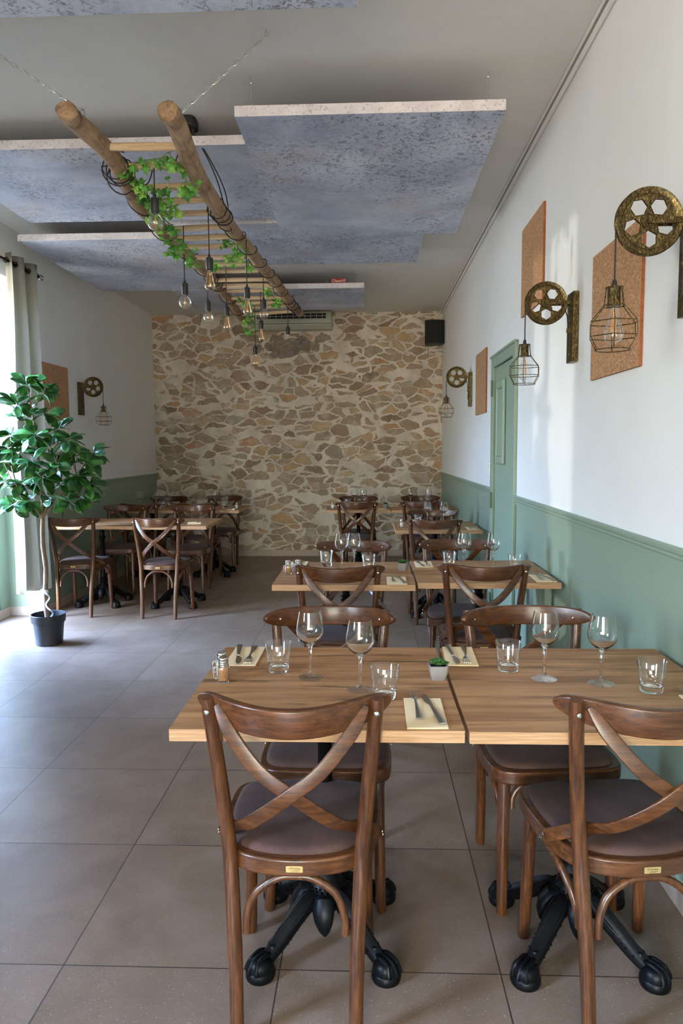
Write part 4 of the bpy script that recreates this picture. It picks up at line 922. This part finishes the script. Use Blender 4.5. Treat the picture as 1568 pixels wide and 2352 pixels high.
def leaf(b,q,d,L,W,nrm):
    d=d.normalized(); nrm=(nrm-d*nrm.dot(d)).normalized(); sd=d.cross(nrm); prof=[(0,.04),(.10,.30),(.28,.72),(.5,.98),(.70,.95),(.88,.62),(1.0,.02)]; vs=[]
    for u,w in prof:
        c=q+d*L*u-nrm*L*(.22*u*u)
        for s in (-1,-.5,0,.5,1): vs.append(c+sd*W*w*s+nrm*W*(.22*abs(s)*w+.04*math.sin(u*14)*abs(s)))
    b.add(vs,[(r*5+i,r*5+i+1,(r+1)*5+i+1,(r+1)*5+i) for r in range(6) for i in range(4)])
for c in cl:
    c=V(c)-O; near=min(allb,key=lambda p:(p-c).length+(.25 if p.z>c.z else 0)); tr.tube(spline([near,(near+c)/2+V((0,0,-.015)),c],4),.0035,6,up=(0,1,0))
    out=(c-V((-.03,0,1.25))); out.z*=.4; out=out.normalized()*.35
    m=11
    for k in range(m):
        a=2*PI*k/m+rnd.uniform(-.3,.3); el=rnd.uniform(-.95,.85); d=V((math.cos(a)*math.cos(el),math.sin(a)*math.cos(el),math.sin(el)))+out*.5
        leaf(lf,c+d*.012,d,rnd.uniform(.10,.145),rnd.uniform(.031,.043),V((rnd.gauss(0,.5),rnd.gauss(-.3,.5),1)))
tr.build('trunk',M_BARK,t,angle=60); q=lf.build('leaves',M_TLEAF,t,angle=80,fix=False); so=q.modifiers.new('thick','SOLIDIFY'); so.thickness=.0007
b=MB(); b.lathe([(.0205,.395),(.0215,.40),(.0215,.418),(.0205,.422)],16,c=(-.014,0,-.02)); P=[]
for i in range(26): f=i/25; P.append((.0+.035*f+.018*math.sin(f*11),-.025-.01*math.cos(f*11),.385-.205*f))
b.sweep(P,rrect(.011,.0012,.0004,1),up=(0,-1,.3)); q=b.build('silver_ribbon',M_TAPE,t); tag(q,'curled silver tape end')

# ------------------------------------------------------------------ light: daylight through the windows of the left wall
S=bpy.context.scene
SKY=.42; SKY_LOBE=6.6; SUN=.04   # low scene radiance, lifted by the exposure below
W=bpy.data.worlds.new('sky'); S.world=W; W.use_nodes=True; nt=W.node_tree; nt.nodes.clear()
out=nt.nodes.new('ShaderNodeOutputWorld'); bg=nt.nodes.new('ShaderNodeBackground'); tc=nt.nodes.new('ShaderNodeTexCoord'); sp=nt.nodes.new('ShaderNodeSeparateXYZ'); rp=nt.nodes.new('ShaderNodeValToRGB')
nt.links.new(tc.outputs['Generated'],sp.inputs[0]); mr=nt.nodes.new('ShaderNodeMapRange'); nt.links.new(sp.outputs[2],mr.inputs[0]); mr.inputs[1].default_value=-1; mr.inputs[2].default_value=1
nt.links.new(mr.outputs[0],rp.inputs[0]); e=rp.color_ramp.elements
e[0].position=0; e[0].color=(.34,.33,.31,1); e[1].position=1; e[1].color=(.62,1.0,2.1,1)
for p,c in ((.46,(.40,.39,.36,1)),(.52,(.36,.38,.35,1)),(.60,(.70,.88,1.08,1)),(.72,(.95,1.42,2.4,1))):
    x=e.new(p); x.color=c
dp=nt.nodes.new('ShaderNodeVectorMath'); dp.operation='DOT_PRODUCT'; nt.links.new(tc.outputs['Generated'],dp.inputs[0]); dp.inputs[1].default_value=V((-.72,-.62,.32)).normalized()
ml=nt.nodes.new('ShaderNodeMapRange'); ml.interpolation_type='SMOOTHSTEP'; nt.links.new(dp.outputs['Value'],ml.inputs[0]); ml.inputs[1].default_value=.15; ml.inputs[2].default_value=.98; ml.inputs[3].default_value=SKY; ml.inputs[4].default_value=SKY*SKY_LOBE  # sky lobe added to brighten the stone wall and chair backs, no haze
wm=nt.nodes.new('ShaderNodeMix'); wm.data_type='RGBA'; wm.blend_type='MULTIPLY'; wm.inputs[0].default_value=1.0; wr=nt.nodes.new('ShaderNodeValToRGB'); my=nt.nodes.new('ShaderNodeMath'); my.operation='MULTIPLY'; my.inputs[1].default_value=-1.0
nt.links.new(sp.outputs[1],my.inputs[0]); nt.links.new(my.outputs[0],wr.inputs[0]); wr.color_ramp.elements[0].position=.25; wr.color_ramp.elements[0].color=(.92,1.0,1.12,1); wr.color_ramp.elements[1].position=.85; wr.color_ramp.elements[1].color=(1.12,.93,.74,1)
nt.links.new(rp.outputs[0],wm.inputs[6]); nt.links.new(wr.outputs[0],wm.inputs[7]); nt.links.new(wm.outputs[2],bg.inputs[0]); nt.links.new(ml.outputs[0],bg.inputs[1]); nt.links.new(bg.outputs[0],out.inputs[0])
for i,(y0,y1,zs) in enumerate(GLZ):
    L=bpy.data.lights.new('daylight_portal','AREA'); L.shape='RECTANGLE'; L.size=ZL-zs; L.size_y=y1-y0; L.cycles.is_portal=True
    o=bpy.data.objects.new('daylight_portal',L); COL.objects.link(o); o.location=(XO-.03,(y0+y1)/2,(ZL+zs)/2); o.rotation_euler=(0,-PI/2,0)
L=bpy.data.lights.new('daylight_portal','AREA'); L.shape='RECTANGLE'; L.size=FX1-FX0; L.size_y=FZ; L.cycles.is_portal=True
o=bpy.data.objects.new('daylight_portal',L); COL.objects.link(o); o.location=((FX0+FX1)/2,YN-.23,FZ/2); o.rotation_euler=(PI/2,0,0)
L=bpy.data.lights.new('low_sun','SUN'); L.energy=SUN; L.angle=math.radians(1.2); L.color=(1,.96,.88)
o=bpy.data.objects.new('low_sun',L); COL.objects.link(o); o.rotation_euler=V((3.3,-1.04,-.18)).to_track_quat('-Z','Y').to_euler()

# ------------------------------------------------------------------ camera
cam=bpy.data.cameras.new('camera'); co=bpy.data.objects.new('camera',cam); COL.objects.link(co)
cam.sensor_fit='VERTICAL'; cam.sensor_height=36; cam.sensor_width=24; cam.lens=1631*36/2352; cam.clip_start=.05
r=V((0.99927113,0.03760303,-0.00657377)); u=V((0.00319692,0.08916736,0.99601153)); f=V((-0.03803922,0.99530658,-0.08898216))
M=Matrix(((r.x,u.x,-f.x,0),(r.y,u.y,-f.y,0),(r.z,u.z,-f.z,1.4189),(0,0,0,1))); co.matrix_world=M
S.camera=co
S.cycles.max_bounces=16; S.cycles.diffuse_bounces=10; S.cycles.transmission_bounces=12; S.cycles.transparent_max_bounces=16
S.view_settings.view_transform='Standard'; S.view_settings.look='None'; S.view_settings.gamma=1; S.view_settings.use_curve_mapping=False; S.view_settings.exposure=4.82
